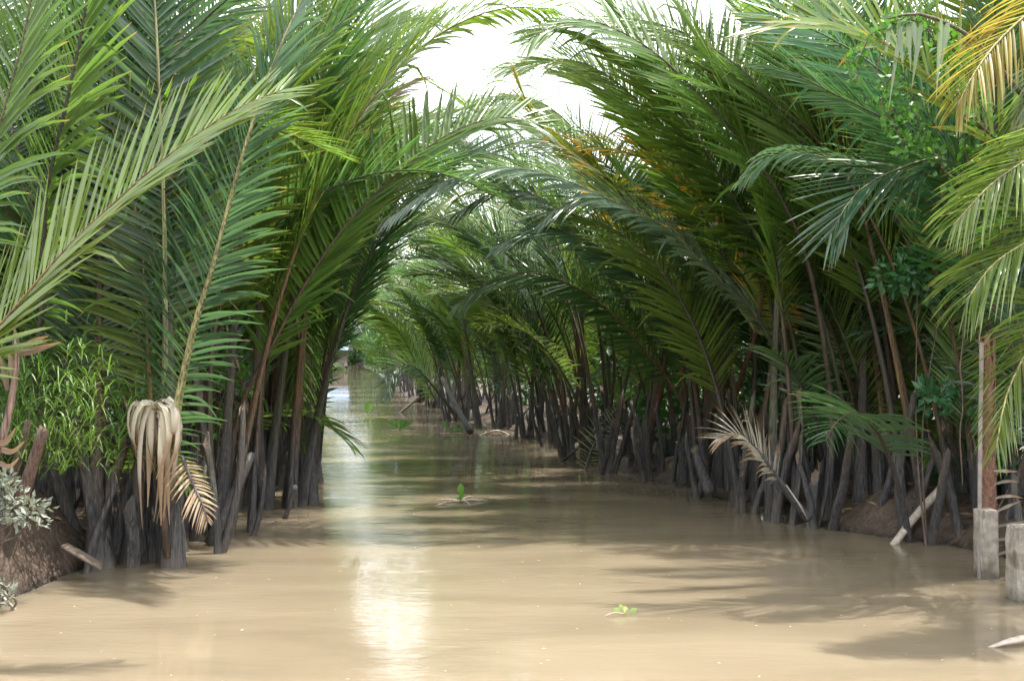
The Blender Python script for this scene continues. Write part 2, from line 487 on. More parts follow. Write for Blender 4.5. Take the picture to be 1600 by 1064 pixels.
def frond_meshes(ctrl, name='frond', leaf_from=0.36, Lmax=0.95, width=0.042, per_m=23, dih=32, roll=0.0, face=None, a0=68, a1=24,
                 droop=0.5, r0=0.095, mat=None, stalk_mat=None, K=5, seed=0, fold=0.22, slat=26, ragged=0.03, off=(0, 0, 0), stalk=True,
                 sides=(1, -1), side_len=(1, 1), tip_r=0.005, tipdroop=0.0, a_off=(0, 0)):
    g = np.random.default_rng(seed)
    P, Ltot = spline(ctrl, 60)
    T, N, B = frames(P)
    if face is not None:                       # face: (direction the upper side turns to, how far in degrees)
        v, ang = np.asarray(face[0], float), R(face[1])
        N2 = N * math.cos(ang) + nrm(v)[None] * math.sin(ang)
        N = nrm(N2 - np.sum(N2 * T, 1)[:, None] * T)
        B = np.cross(T, N)
    if roll:
        c, s_ = math.cos(R(roll)), math.sin(R(roll))
        N, B = N * c + B * s_, B * c - N * s_
    u = np.linspace(0, 1, 60)
    st = None
    if stalk:
        d = u * Ltot
        rad = r0 * (0.20 + 0.80 * np.exp(-d / 0.85))
        lf = np.clip((u - leaf_from) / (1 - leaf_from), 0, 1)
        rad = rad * (1 - lf) ** 0.8 + tip_r
        sb = MB()
        sel = np.unique(np.concatenate([np.arange(0, 60, 2), [59]]))
        tube(sb, P[sel], rad[sel], 12, flat=0.66)
        W_ = sb.V[0].reshape(len(sel), 12, 3)
        Cc = W_.mean(1, keepdims=True)
        flute = 1 + g.normal(0, 0.07, (1, 12, 1)) - 0.16 * (np.cos(np.linspace(0, 2 * math.pi, 12, endpoint=False) - math.pi / 2) > 0.7)[None, :, None]
        W_[:] = Cc + (W_ - Cc) * (flute + g.normal(0, 0.03, (len(sel), 12, 1)))
        sb.V[0] = W_.reshape(-1, 3)
        st = sb.mesh(name, stalk_mat or M_STALK, off)
    nleaf = int(per_m * Ltot * (1 - leaf_from))
    mb_V, mb_F, mb_U = [], [], []
    nv = 0
    for si, sgn in enumerate(sides):
        f = (np.arange(nleaf) + 0.5 + g.uniform(-0.25, 0.25, nleaf)) / nleaf
        keep = g.random(nleaf) > ragged
        f = f[keep]
        n = len(f)
        q = leaf_from + (1 - leaf_from) * f
        ip = lambda A: np.stack([np.interp(q, u, A[:, k]) for k in range(3)], 1)
        p, t, nn, b = ip(P), nrm(ip(T)), nrm(ip(N)), nrm(ip(B))
        prof = np.interp(f, [0, 0.08, 0.3, 0.55, 0.8, 0.94, 1], [0.55, 0.8, 1.0, 1.0, 0.78, 0.5, 0.32])
        L = Lmax * prof * g.uniform(0.86, 1.08, n) * side_len[si]
        wd = width * np.interp(f, [0, 0.1, 0.5, 1], [0.6, 0.95, 1.0, 0.55]) * g.uniform(0.82, 1.15, n)
        al = np.radians(np.interp(f, [0, 0.5, 1], [a0, (a0 + a1) / 2 + 6, a1]) + a_off[si] * np.sin(np.pi * np.clip(f, 0.1, 1) ** 0.7) + g.normal(0, 3.0, n))
        dv = np.radians(dih + g.normal(0, 5, n))
        out = b * (sgn * np.cos(dv))[:, None] + nn * np.sin(dv)[:, None]
        dr = t * np.cos(al)[:, None] + out * np.sin(al)[:, None]
        broke = g.random(n) < 0.035
        dz = droop * g.uniform(0.6, 1.4, n) + broke * 1.6 + tipdroop * f ** 2
        pos = p.copy()
        rows = []
        tw = np.radians(slat + g.normal(0, 8, n)) * sgn
        for k in range(K + 1):
            x = k / K
            dd = nrm(dr + np.array([0, 0, -1.0])[None] * (dz * x ** 1.5)[:, None])
            W = nrm(t - np.sum(t * dd, 1)[:, None] * dd)
            M = np.cross(dd, W)
            Wr = W * np.cos(tw)[:, None] + M * np.sin(tw)[:, None]
            Mr = np.cross(dd, Wr)
            ww = wd * (np.interp(x, [0, 0.12, 0.35, 0.7, 0.9, 1], [0.45, 0.85, 1.0, 0.72, 0.36, 0.03])) * 0.5
            mid = pos - Mr * (ww * fold * 2)[:, None] * sgn
            rows.append(np.stack([pos - Wr * ww[:, None], mid, pos + Wr * ww[:, None]], 1))
            pos = pos + dd * (L / K)[:, None]
        Vv = np.stack(rows, 1)                              # n, K+1, 3, xyz
        base = np.arange(n) * (K + 1) * 3 + nv
        for k in range(K):
            for c_ in range(2):
                i0 = base + k * 3 + c_
                mb_F.append(np.stack([i0, i0 + 1, i0 + 4, i0 + 3], 1))
        uu = np.broadcast_to((np.arange(K + 1) / K)[None, :, None], (n, K + 1, 3))
        vv = np.broadcast_to((f * 7.31 + si * 3.7 + seed)[:, None, None], (n, K + 1, 3))
        mb_U.append(np.stack([uu, vv], -1).reshape(-1, 2))
        mb_V.append(Vv.reshape(-1, 3))
        nv += n * (K + 1) * 3
    V = np.concatenate(mb_V) - np.asarray(off)
    lf = mesh_of('leaflets', V, np.concatenate(mb_F), mat or M_LEAF, np.concatenate(mb_U))
    return st, lf


def proto_curve(L, t0, t1, pw=2.0, side=0.0, n=12):
    th = np.radians(t0 + (t1 - t0) * np.linspace(0, 1, n) ** pw)
    ds = L / (n - 1)
    P = [np.zeros(3)]
    for i in range(1, n):
        x = i / n
        P.append(P[-1] + ds * np.array([math.sin(th[i]), side * x * x, math.cos(th[i])]))
    return np.array(P)


PROTO = []
specs = [(6.4, 2, 42, 2.6), (7.2, 4, 58, 2.6), (6.8, 3, 50, 2.8), (6.0, 6, 68, 2.4), (7.4, 3, 66, 2.8), (6.6, 5, 36, 2.2), (7.0, 5, 76, 2.6),
         (5.4, 3, 40, 2.2), (7.0, 6, 98, 2.6), (6.2, 8, 105, 2.4), (6.6, 4, 88, 2.8), (5.2, 7, 84, 2.4)]
NUP = 8
for i, (L, t0, t1, pw) in enumerate(specs):
    PROTO.append(frond_meshes(proto_curve(L, t0, t1, pw, random.uniform(-0.25, 0.25)), leaf_from=random.uniform(0.31, 0.40), Lmax=random.uniform(0.8, 1.05),
                              dih=random.uniform(4, 18), roll=random.uniform(-35, 35), droop=random.uniform(0.1, 0.32), r0=random.uniform(0.095, 0.13),
                              K=4, seed=100 + i, per_m=26, width=0.041, ragged=0.05, a0=64, a1=30, slat=15, a_off=random.choice([(0, 0), (-12, 4), (4, -12)])))
SPROTO = []          # small young fronds
for i, (L, t0, t1, pw) in enumerate([(2.6, 6, 60, 2), (3.2, 12, 90, 2), (2.9, 20, 115, 1.6)]):
    SPROTO.append(frond_meshes(proto_curve(L, t0, t1, pw, 0.1), leaf_from=0.40, Lmax=0.6, dih=12, roll=random.uniform(-30, 30), droop=0.6, r0=0.04, K=4,
                               seed=140 + i, per_m=20, width=0.038, ragged=0.06))


def stump_mesh(h, r, lean, seed):
    g = np.random.default_rng(seed)
    mb = MB()
    n, sd = 12, 12
    t = np.linspace(0, 1, n)
    bow = g.uniform(-0.12, 0.12) * h
    P = np.stack([lean[0] * t * h + bow * np.sin(t * 3), lean[1] * t * h + g.normal(0, 0.005, n), -0.25 + (h + 0.25) * t], 1)
    tube(mb, P, r * (1.35 - 0.62 * t ** 0.5), sd, flat=g.uniform(0.45, 0.75))
    V = mb.V[0].reshape(n, sd, 3)
    C0 = V.mean(1, keepdims=True)
    V[:] = C0 + (V - C0) * (1 + g.normal(0, 0.06, (1, sd, 1)) + g.normal(0, 0.025, (n, sd, 1)))
    th = np.linspace(0, 2 * math.pi, sd, endpoint=False)
    V[-1, :, 2] += r * (1.5 * np.cos(th + g.uniform(0, 6.28)) + np.abs(g.normal(0, 0.7, sd)))      # torn, slanting end
    mb.V[0] = V.reshape(-1, 3)
    me = mb.mesh('cut_stalk', M_STALK)
    me.materials.append(M_CUT)
    me.polygons[len(me.polygons) - 2].material_index = 1
    me.polygons[len(me.polygons) - 2].use_smooth = False
    return me


DEAD = []
for i, (L, t0, t1, pw) in enumerate([(2.6, 10, 165, 1.3), (3.2, 6, 172, 1.8), (2.2, 25, 150, 1.2)]):
    DEAD.append(frond_meshes(proto_curve(L, t0, t1, pw, 0.1), 'dead_frond', leaf_from=0.42, Lmax=0.55, dih=-25, droop=1.5, r0=0.05, K=5, seed=170 + i, per_m=17, width=0.034, ragged=0.3, mat=M_DRY, a0=50, a1=15))


STUMPS = [stump_mesh(random.uniform(0.35, 1.25), random.uniform(0.042, 0.07), (random.uniform(-0.45, 0.45), random.uniform(-0.4, 0.4)), 200 + i) for i in range(20)]

LABEL_SIDE = {}


def add_frond(root, meshes, loc=(0, 0, 0), rot=(0, 0, 0), leaf_col=None, stalk_col=None, scale=1.0, label=None, name='frond'):
    st, lf = meshes
    f = obj(name, st, root, loc, rot, stalk_col or random.choice(STALKS))
    f.scale = (scale,) * 3
    if label: f['label'] = label
    l = obj('leaflets', lf, f, color=leaf_col or random.choice(GREEN))
    return f


def make_palm(x, y, label, group=None, heroes=(), n=9, lean=None, spread=0.42, stumps=4, tilt=(-1, 7), pup=0.84, small=1, arc=75, sc=(0.85, 1.08), dead=None):
    if dead is None: dead = 1 if random.random() < 0.45 else 0
    """one clump: fronds rising from one root stock, cut stalks of old fronds between them"""
    root = empty('nipa_palm', (x, y, 0), label, 'palm', group)
    base_az = lean if lean is not None else random.uniform(0, 360)
    for h in heroes:
        h = dict(h)
        ctrl = [at(*p) for p in h.pop('px')]
        if h.pop('root', True):
            b = np.array([x + h.pop('bx', 0.0), y + h.pop('by', 0.0), -0.25])
            ctrl = [b] + ctrl
        col, scol, lab = h.pop('col', None), h.pop('scol', None), h.pop('label', None)
        m = frond_meshes(ctrl, off=(x, y, 0), **h)
        add_frond(root, m, leaf_col=col, stalk_col=scol, label=lab)
    for i in range(n):
        az = R(base_az + random.uniform(-arc, arc))
        pa = R(random.uniform(0, 360))
        rr = spread * math.sqrt(random.random())
        tl = R(random.uniform(*tilt))
        add_frond(root, random.choice(PROTO[:NUP] if random.random() < pup else PROTO[NUP:]), (rr * math.cos(pa), rr * math.sin(pa), -0.28), (random.uniform(-0.12, 0.12), tl, az), scale=random.uniform(*sc),
                  leaf_col=random.choice(GREEN) if random.random() > 0.06 else LIME)
    for i in range(small):
        pa = R(random.uniform(0, 360))
        add_frond(root, random.choice(SPROTO), (spread * math.cos(pa), spread * math.sin(pa), -0.2), (0, R(random.uniform(0, 12)), R(random.uniform(0, 360))), scale=random.uniform(0.85, 1.15))
    for i in range(stumps):
        pa = R(random.uniform(0, 360))
        rr = (spread + 0.12) * math.sqrt(random.uniform(0.3, 1))
        s = obj('cut_stalk', random.choice(STUMPS), root, (rr * math.cos(pa), rr * math.sin(pa), 0), (0, 0, random.uniform(0, 6.28)), random.choice(STALKS))
    for i in range(dead):
        pa = R(base_az + random.uniform(-80, 80)) + math.pi
        add_frond(root, random.choice(DEAD), (spread * math.cos(pa), spread * math.sin(pa), -0.1), (0, R(random.uniform(0, 10)), pa + random.uniform(-0.5, 0.5)), scale=random.uniform(0.8, 1.15),
                  leaf_col=random.choice([(0.20, 0.15, 0.10), (0.26, 0.21, 0.16), (0.15, 0.11, 0.08)]), stalk_col=(0.11, 0.085, 0.065), name='dead_frond')
    return root


CAMV = (0.0, -1.0, 0.25)

# ---- left bank, front row ------------------------------------------------------
L1 = make_palm(-4.7, 7.6, 'nipa palm at the left edge with a bright lime frond sweeping up to the right', dead=0, n=2, lean=100, arc=60, stumps=2, small=0, heroes=[
    dict(px=[(-230, 640, 7.3), (-70, 570, 7.1), (0, 508, 7.0), (100, 392, 6.9), (200, 297, 6.85), (285, 225, 6.85), (370, 170, 6.9), (440, 140, 7.0)], col=LIME, scol=(0.22, 0.13, 0.05), leaf_from=0.30,
         Lmax=0.72, face=(CAMV, 60), dih=6, droop=0.14, a0=64, a1=30, width=0.038, per_m=27, seed=1, slat=4, a_off=(-42, -4), r0=0.06),
    dict(px=[(-150, 520, 7.6), (-40, 300, 7.6), (20, 120, 7.6), (60, -60, 7.7), (90, -200, 8)], col=(0.085, 0.15, 0.035), Lmax=0.95, face=(CAMV, 50), dih=10, seed=2, leaf_from=0.3),
])
L2 = make_palm(-3.35, 9.75, 'nipa palm on the left mud bank with a dark upright white-notched frond', dead=0, n=4, lean=95, arc=80, stumps=12, small=0, spread=0.5, heroes=[
    dict(px=[(62, 640, 9.6), (68, 480, 9.3), (75, 300, 8.9), (100, 180, 8.7), (125, 60, 8.6), (150, -80, 8.5), (190, -200, 8.4)], col=(0.085, 0.15, 0.04), scol=(0.06, 0.055, 0.04), Lmax=1.0, face=(CAMV, 62), dih=8,
         droop=0.25, seed=3, leaf_from=0.34, width=0.046),
    dict(px=[(170, 500, 10), (172, 260, 10), (185, 100, 10), (196, -60, 10), (215, -220, 10)], col=DARK, scol=(0.14, 0.09, 0.04), Lmax=0.95, face=(CAMV, 60), dih=10, seed=4, leaf_from=0.36),
])
L3 = make_palm(-2.78, 9.75, 'nipa palm at the left waterline with a pale wilted frond hanging among its stalks', dead=0, n=4, lean=80, arc=85, stumps=12, small=0, spread=0.42, heroes=[
    dict(px=[(258, 560, 9.6), (256, 340, 9.6), (248, 150, 9.6), (243, 40, 9.6), (234, -80, 9.6), (220, -220, 9.6)], col=BLUE, scol=(0.35, 0.33, 0.17), Lmax=0.9, face=(CAMV, 64), dih=8, seed=5, leaf_from=0.38, droop=0.3),
    dict(px=[(272, 680, 9.3), (300, 525, 9.1), (330, 425, 9.0), (360, 310, 8.9), (390, 205, 8.8), (430, 90, 8.8), (480, -20, 8.9)], col=BLUE, scol=(0.36, 0.33, 0.15), Lmax=0.72, face=(CAMV, 66), dih=4, seed=6, leaf_from=0.24,
         droop=0.35, width=0.036),
    dict(px=[(236, 640, 9.7), (230, 500, 9.6), (222, 400, 9.6), (205, 300, 9.6), (170, 190, 9.6), (120, 100, 9.6)], col=GREEN[1], scol=(0.24, 0.15, 0.05), Lmax=0.72, face=(CAMV, 60), dih=4, seed=7, leaf_from=0.34, droop=0.5),
])
L4 = make_palm(-2.75, 11.2, 'nipa palm on the left bank whose green frond arches right over the canal', dead=0, n=5, lean=110, arc=90, stumps=5, small=0, heroes=[
    dict(px=[(372, 650, 11.3), (425, 540, 11.3), (490, 422, 11.4), (555, 335, 11.5), (620, 272, 11.6), (680, 222, 11.7), (740, 192, 11.8), (805, 182, 11.9), (850, 200, 12)], col=(0.085, 0.15, 0.03), scol=(0.085, 0.05, 0.025),
         Lmax=0.85, face=(CAMV, 58), dih=6, seed=8, leaf_from=0.33, droop=0.10, a0=66, a1=36, width=0.05, per_m=18, slat=2, a_off=(-34, 0)),
    dict(px=[(330, 560, 11.2), (370, 400, 11.2), (415, 250, 11.2), (450, 140, 11.2), (520, 0, 11.2), (570, -90, 11.3)], col=LIME, scol=(0.09, 0.08, 0.04), Lmax=0.8, face=(CAMV, 60), dih=8, seed=9, leaf_from=0.36),
])
L5 = make_palm(-2.62, 13.0, 'nipa palm on the left bank with a broad dense frond standing dark against the sky', dead=0, n=6, lean=90, arc=80, stumps=4, small=0, heroes=[
    dict(px=[(400, 600, 12.7), (412, 400, 12.5), (432, 325, 12.4), (457, 255, 12.3), (490, 165, 12.2), (508, 100, 12.2), (524, 20, 12.2), (545, -60, 12.2)], col=(0.06, 0.12, 0.035), scol=(0.06, 0.045, 0.03), Lmax=1.15,
         face=(CAMV, 60), dih=4, seed=10, leaf_from=0.42, droop=0.1, a0=60, width=0.05, per_m=22),
    dict(px=[(405, 560, 13), (425, 350, 13), (470, 200, 13), (520, 110, 13), (580, 55, 13), (640, 32, 13), (680, 38, 13)], col=(0.09, 0.15, 0.03), Lmax=0.8, face=(CAMV, 45), dih=18, seed=11, leaf_from=0.4, a1=16, droop=0.15),
])
L6 = make_palm(-2.85, 15.2, 'nipa palm by the left waterline with a shaggy frond drooping down to the water', n=9, lean=70, arc=80, stumps=2, small=0, heroes=[
    dict(px=[(432, 640, 15), (436, 520, 14.7), (448, 470, 14.4), (462, 490, 14.2), (470, 560, 14.1), (473, 640, 14.0), (472, 700, 14)], col=GREEN[1], Lmax=0.55, face=(CAMV, 30), dih=-25, seed=12, leaf_from=0.42, droop=1.6, a0=50, root=True),
    dict(px=[(440, 560, 15.4), (470, 400, 15.4), (520, 260, 15.4), (580, 180, 15.4), (620, 140, 15.4), (655, 120, 15.4)], col=(0.12, 0.09, 0.05), scol=(0.12, 0.07, 0.03), Lmax=0.8, face=(CAMV, 50), dih=8, seed=13, leaf_from=0.45, mat=M_YELLOW, ragged=0.2),
])
L7 = make_palm(-3.2, 17.3, 'nipa palm on the left bank with a thin frond leaning out over the bright water', n=9, lean=60, arc=80, stumps=2, small=0, heroes=[
    dict(px=[(470, 660, 17.2), (482, 620, 17.2), (500, 558, 17.3), (518, 520, 17.4), (545, 480, 17.5), (570, 450, 17.6)], col=BLUE, scol=(0.14, 0.09, 0.05), Lmax=0.55, face=(CAMV, 62), dih=4, seed=14, leaf_from=0.2, droop=0.3, width=0.036, r0=0.04),
    dict(px=[(455, 560, 17.3), (480, 420, 17.3), (520, 300, 17.3), (570, 210, 17.3), (620, 180, 17.3), (660, 200, 17.3)], col=GREEN[2], Lmax=0.9, face=(CAMV, 50), dih=10, seed=15, leaf_from=0.4),
    dict(px=[(462, 560, 17.6), (482, 420, 17.8), (528, 310, 18), (590, 255, 18.2), (655, 245, 18.4), (715, 275, 18.6)], col=GREEN[1], Lmax=0.95, face=(CAMV, 48), dih=6, seed=95, leaf_from=0.42, droop=0.25, a_off=(-16, 0)),
])
for c_ in L7.children:
    if c_.name.startswith('cut_stalk'): c_.rotation_euler.z += 2.7
for i, (yy, dx) in enumerate([(20.0, 0.3), (22.6, 0.5), (25.5, 0.2), (29, 0.4), (33, 0.3), (37, 0.4), (42, 0.4), (47, 0.5), (53, 0.4), (60, 0.5)]):
    make_palm(xl(yy) - dx, yy, 'nipa palm lining the far stretch of the left bank', 'far palms of the left bank', n=11, lean=60, arc=100, pup=0.7, stumps=3, small=1, sc=(0.65, 0.9))
for (xx, yy) in [(-4.6, 9.8), (-3.9, 11.2), (-5.5, 11.0), (-3.7, 12.6), (-4.7, 12.8), (-3.7, 14.6), (-6.6, 10.2), (-4.8, 15.4), (-4.3, 17.0), (-5.6, 14.2), (-4.6, 19.5), (-5.5, 17.8), (-6.0, 21.5), (-7.4, 12.4), (-6.8, 16.2), (-6.4, 24.5)]:
    make_palm(xx, yy, 'nipa palm crowded behind the front row of the left bank', 'palms behind the left front row', n=9, lean=60, arc=110, stumps=2, small=1, sc=(0.85, 1.05) if yy < 15 else (0.65, 0.9), dead=0 if yy < 14 else None)

# ---- right bank, front row -----------------------------------------------------
R1 = make_palm(4.75, 9.6, 'nipa palm at the right edge with glossy blue-green fronds fanning left beneath the climbing vine', dead=0, n=0, lean=120, arc=90, stumps=6, small=1, heroes=[
    dict(px=[(1580, 500, 9.5), (1530, 330, 9.4), (1465, 243, 9.3), (1420, 215, 9.25), (1375, 182, 9.2), (1300, 145, 9.1), (1250, 118, 9.05), (1195, 100, 9.0)], col=(0.05, 0.12, 0.05), scol=(0.10, 0.12, 0.04), Lmax=0.72, face=(CAMV, 62),
         dih=8, seed=20, leaf_from=0.46, droop=0.25, a0=48, a1=20, width=0.034, per_m=27),
    dict(px=[(1580, 480, 9.3), (1540, 320, 9.1), (1480, 250, 8.9), (1410, 262, 8.7), (1340, 300, 8.6), (1295, 370, 8.5)], col=(0.045, 0.10, 0.055), scol=(0.10, 0.12, 0.04), Lmax=0.85, face=(CAMV, 60), dih=4, seed=21, leaf_from=0.42,
         droop=0.2, a0=44, a1=18, width=0.036, per_m=27),
    dict(px=[(1570, 520, 9.9), (1520, 340, 9.9), (1490, 235, 9.9), (1420, 150, 9.9), (1350, 90, 9.9), (1270, 45, 9.9), (1200, 20, 9.9)], col=(0.045, 0.14, 0.05), scol=(0.07, 0.12, 0.04), Lmax=1.15, face=(CAMV, 65), dih=4, seed=22,
         leaf_from=0.42, droop=0.08, a0=64, width=0.052, per_m=22, slat=10),
    dict(px=[(1570, 520, 9.6), (1500, 360, 9.6), (1400, 285, 9.6), (1320, 255, 9.5), (1260, 240, 9.5), (1215, 242, 9.5), (1165, 278, 9.5)], col=(0.07, 0.13, 0.075), scol=(0.10, 0.10, 0.04), Lmax=0.55, face=(CAMV, 35), dih=8, seed=23,
         leaf_from=0.5, droop=0.9, a1=16, width=0.03, tipdroop=1.0),
])
R2 = make_palm(4.35, 8.95, 'nipa palm at the top right with wide yellow-orange leaflets above the vine', dead=0, n=0, lean=110, arc=70, stumps=3, small=0, heroes=[
    dict(px=[(1720, 560, 8.8), (1680, 380, 8.7), (1600, 260, 8.6), (1530, 195, 8.6), (1440, 108, 8.6), (1370, 60, 8.6), (1300, 35, 8.6), (1235, 33, 8.6), (1180, 42, 8.6)], col=YEL, scol=(0.15, 0.07, 0.03), Lmax=0.85, face=(CAMV, 55), dih=14, seed=24,
         leaf_from=0.42, droop=0.1, a0=74, a1=22, width=0.062, per_m=14, mat=M_YELLOW, slat=12),
])
R3 = make_palm(3.95, 10.9, 'nipa palm on the right bank beside the leaning pale stalk with tall thin stalks', dead=0, n=5, lean=120, arc=80, stumps=9, small=1)
R4 = make_palm(3.05, 11.9, 'nipa palm by the right mud mound whose top frond reaches furthest across the sky', dead=0, n=3, lean=115, arc=75, pup=0.7, small=0, stumps=11, spread=0.5, heroes=[
    dict(px=[(1298, 640, 11.8), (1265, 420, 11.7), (1215, 300, 11.6), (1172, 237, 11.6), (1120, 175, 11.5), (1060, 115, 11.5), (1015, 76, 11.4), (950, 40, 11.4), (890, 30, 11.3), (825, 62, 11.2)], col=(0.095, 0.165, 0.035), scol=(0.06, 0.04, 0.025),
         Lmax=0.9, face=(CAMV, 56), dih=6, seed=25, leaf_from=0.42, droop=0.16, a0=66, a1=26, tipdroop=0.5, width=0.05, per_m=19, slat=3, a_off=(4, -14)),
])
R5 = make_palm(2.75, 12.9, 'nipa palm on the right bank whose long silvery frond arches low across the canal', dead=0, n=3, lean=115, arc=75, pup=0.7, small=0, stumps=10, heroes=[
    dict(px=[(1246, 640, 12.6), (1190, 510, 12.4), (1120, 435, 12.2), (1080, 395, 12.1), (1040, 356, 12), (965, 318, 11.8), (900, 288, 11.7), (840, 268, 11.6), (770, 262, 11.5), (690, 285, 11.4), (610, 340, 11.3)], col=(0.11, 0.165, 0.12),  # leaf colour paled to silver, painting in the sky's reflection
         scol=(0.10, 0.09, 0.04), Lmax=0.72, face=(CAMV, 38), dih=4, seed=26, leaf_from=0.30, droop=0.35, a0=56, a1=16, width=0.036, tipdroop=0.4),
    dict(px=[(1250, 640, 12.8), (1225, 470, 12.8), (1170, 350, 12.8), (1110, 250, 12.8), (1060, 160, 12.8), (1000, 60, 12.8), (940, -20, 12.8)], col=GREEN[0], Lmax=0.9, face=(CAMV, 50), dih=10, seed=31, leaf_from=0.42),
    dict(px=[(1225, 560, 13.2), (1165, 380, 13.2), (1085, 220, 13.1), (1000, 112, 13), (910, 52, 12.9), (825, 45, 12.8)], col=GREEN[4], scol=(0.07, 0.05, 0.03), Lmax=0.9, face=(CAMV, 52), dih=6, seed=110, leaf_from=0.42, droop=0.2, a_off=(2, -14)),
])
R6 = make_palm(2.5, 14.0, 'right bank nipa palm with a straight green frond slanting up to the white sky', dead=0, n=3, lean=115, arc=75, pup=0.7, small=0, stumps=10, heroes=[
    dict(px=[(1232, 560, 13.7), (1200, 450, 13.4), (1150, 360, 13.2), (1100, 282, 13), (1050, 212, 12.9), (1000, 160, 12.8), (945, 115, 12.7), (890, 92, 12.6), (835, 102, 12.5)], col=(0.115, 0.18, 0.035), scol=(0.09, 0.055, 0.03),
         Lmax=0.85, face=(CAMV, 56), dih=6, seed=27, leaf_from=0.42, droop=0.15, a1=28, slat=14),
    dict(px=[(1150, 700, 13.9), (1140, 560, 13.8), (1090, 440, 13.7), (1020, 350, 13.6), (950, 310, 13.5), (880, 320, 13.4), (820, 370, 13.4)], col=BLUE, Lmax=0.75, face=(CAMV, 40), dih=8, seed=32, leaf_from=0.36, droop=0.4),
    dict(px=[(1130, 660, 13.9), (1100, 590, 13.8), (1050, 505, 13.7), (985, 425, 13.6), (910, 372, 13.5), (840, 355, 13.4), (775, 385, 13.3)], col=BLUE, Lmax=0.75, face=(CAMV, 48), dih=6, seed=37, leaf_from=0.34, droop=0.3),
    dict(px=[(1180, 560, 14.2), (1125, 390, 14.2), (1045, 245, 14.1), (955, 140, 14), (865, 92, 13.9), (780, 108, 13.8)], col=GREEN[1], scol=(0.07, 0.05, 0.03), Lmax=0.95, face=(CAMV, 52), dih=6, seed=111, leaf_from=0.42, droop=0.2, a_off=(2, -14)),
])
R7 = make_palm(2.2, 15.5, 'nipa palm on the right bank with an orange-tipped yellowing frond', n=3, lean=115, arc=75, pup=0.7, small=0, stumps=10, heroes=[
    dict(px=[(1190, 480, 13.4), (1128, 352, 12.9), (1080, 300, 12.7), (1022, 256, 12.5), (975, 236, 12.4), (920, 228, 12.3)], col=(0.17, 0.19, 0.03), scol=(0.13, 0.06, 0.025), Lmax=0.72, face=(CAMV, 48), dih=10, seed=28,
         leaf_from=0.46, droop=0.3, mat=M_ORANGE, bx=0.1),
    dict(px=[(1075, 650, 15.3), (1000, 540, 15.2), (930, 468, 15.1), (850, 430, 15), (780, 432, 15), (715, 475, 15)], col=GREEN[2], Lmax=0.8, face=(CAMV, 46), dih=6, seed=38, leaf_from=0.32, droop=0.3),
    dict(px=[(1130, 560, 15.3), (1110, 440, 15.2), (1075, 330, 15.1), (1020, 220, 15), (940, 140, 15), (870, 110, 15)], col=LIME, Lmax=0.85, face=(CAMV, 50), dih=6, seed=39, leaf_from=0.42, droop=0.2),
    dict(px=[(1120, 560, 15.5), (1090, 400, 15.4), (1040, 250, 15.3), (970, 145, 15.2), (890, 95, 15.1), (810, 105, 15)], col=LIME, Lmax=0.95, scol=(0.085, 0.065, 0.035), face=(CAMV, 50), dih=6, seed=99, leaf_from=0.44, droop=0.2, a_off=(2, -14)),
])
R8 = make_palm(1.65, 16.7, 'nipa palm at the right bank bend with a yellow-green frond curving toward the sky', n=3, lean=115, arc=75, pup=0.7, small=0, stumps=10, heroes=[
    dict(px=[(1040, 560, 16.2), (1010, 400, 15.6), (970, 302, 14), (915, 256, 13.7), (870, 220, 13.5), (830, 175, 13.4), (808, 125, 13.3)], col=(0.15, 0.18, 0.03), scol=(0.16, 0.06, 0.02), Lmax=0.8, face=(CAMV, 48), dih=8, seed=29, leaf_from=0.42,
         mat=M_ORANGE, droop=0.25),
    dict(px=[(1020, 560, 16.9), (985, 380, 16.7), (925, 240, 16.5), (855, 165, 16.3), (785, 150, 16.1), (725, 190, 15.9)], col=GREEN[4], Lmax=0.95, scol=(0.085, 0.065, 0.035), face=(CAMV, 50), dih=6, seed=98, leaf_from=0.42, droop=0.2, a_off=(2, -14)),
    dict(px=[(1035, 600, 16.4), (1012, 530, 16.3), (965, 450, 16.1), (915, 376, 16), (865, 322, 15.9), (820, 300, 15.8), (770, 300, 15.8), (710, 335, 15.7)], col=(0.055, 0.11, 0.05), scol=(0.12, 0.11, 0.03), Lmax=0.8, face=(CAMV, 44), dih=8, seed=30, leaf_from=0.36, droop=0.4),
])
R9 = make_palm(1.25, 18.6, 'nipa palm midway down the right bank with glossy fronds bowing left', n=9, lean=150, arc=60, pup=0.6, stumps=4, sc=(0.8,0.95), heroes=[
    dict(px=[(960, 580, 18.6), (930, 450, 18.5), (860, 350, 18.3), (790, 300, 18.2), (720, 300, 18.1), (660, 340, 18)], col=GREEN[1], Lmax=0.85, face=(CAMV, 40), dih=10, seed=33, leaf_from=0.4, droop=0.3),
    dict(px=[(985, 560, 18.4), (965, 400, 18.2), (910, 270, 18), (840, 200, 17.8), (770, 185, 17.6), (705, 215, 17.4)], col=GREEN[4], Lmax=0.9, face=(CAMV, 48), dih=6, seed=90, leaf_from=0.42, droop=0.2, a_off=(2, -14)),
])
R10 = make_palm(0.95, 20.8, 'nipa palm midway down the right bank with a lime frond curving over its darker neighbours', n=8, lean=150, arc=60, pup=0.6, stumps=4, sc=(0.75, 0.92), heroes=[
    dict(px=[(880, 600, 20.8), (850, 500, 20.6), (790, 420, 20.4), (740, 370, 20.3), (690, 345, 20.2), (640, 350, 20)], col=LIME, Lmax=0.85, face=(CAMV, 40), dih=12, seed=34, leaf_from=0.36, droop=0.3),
    dict(px=[(905, 560, 20.8), (880, 420, 20.6), (830, 305, 20.4), (760, 235, 20.2), (690, 218, 20), (630, 245, 19.8)], col=GREEN[1], Lmax=1.0, face=(CAMV, 48), dih=6, seed=91, leaf_from=0.42, droop=0.2, a_off=(2, -14)),
])
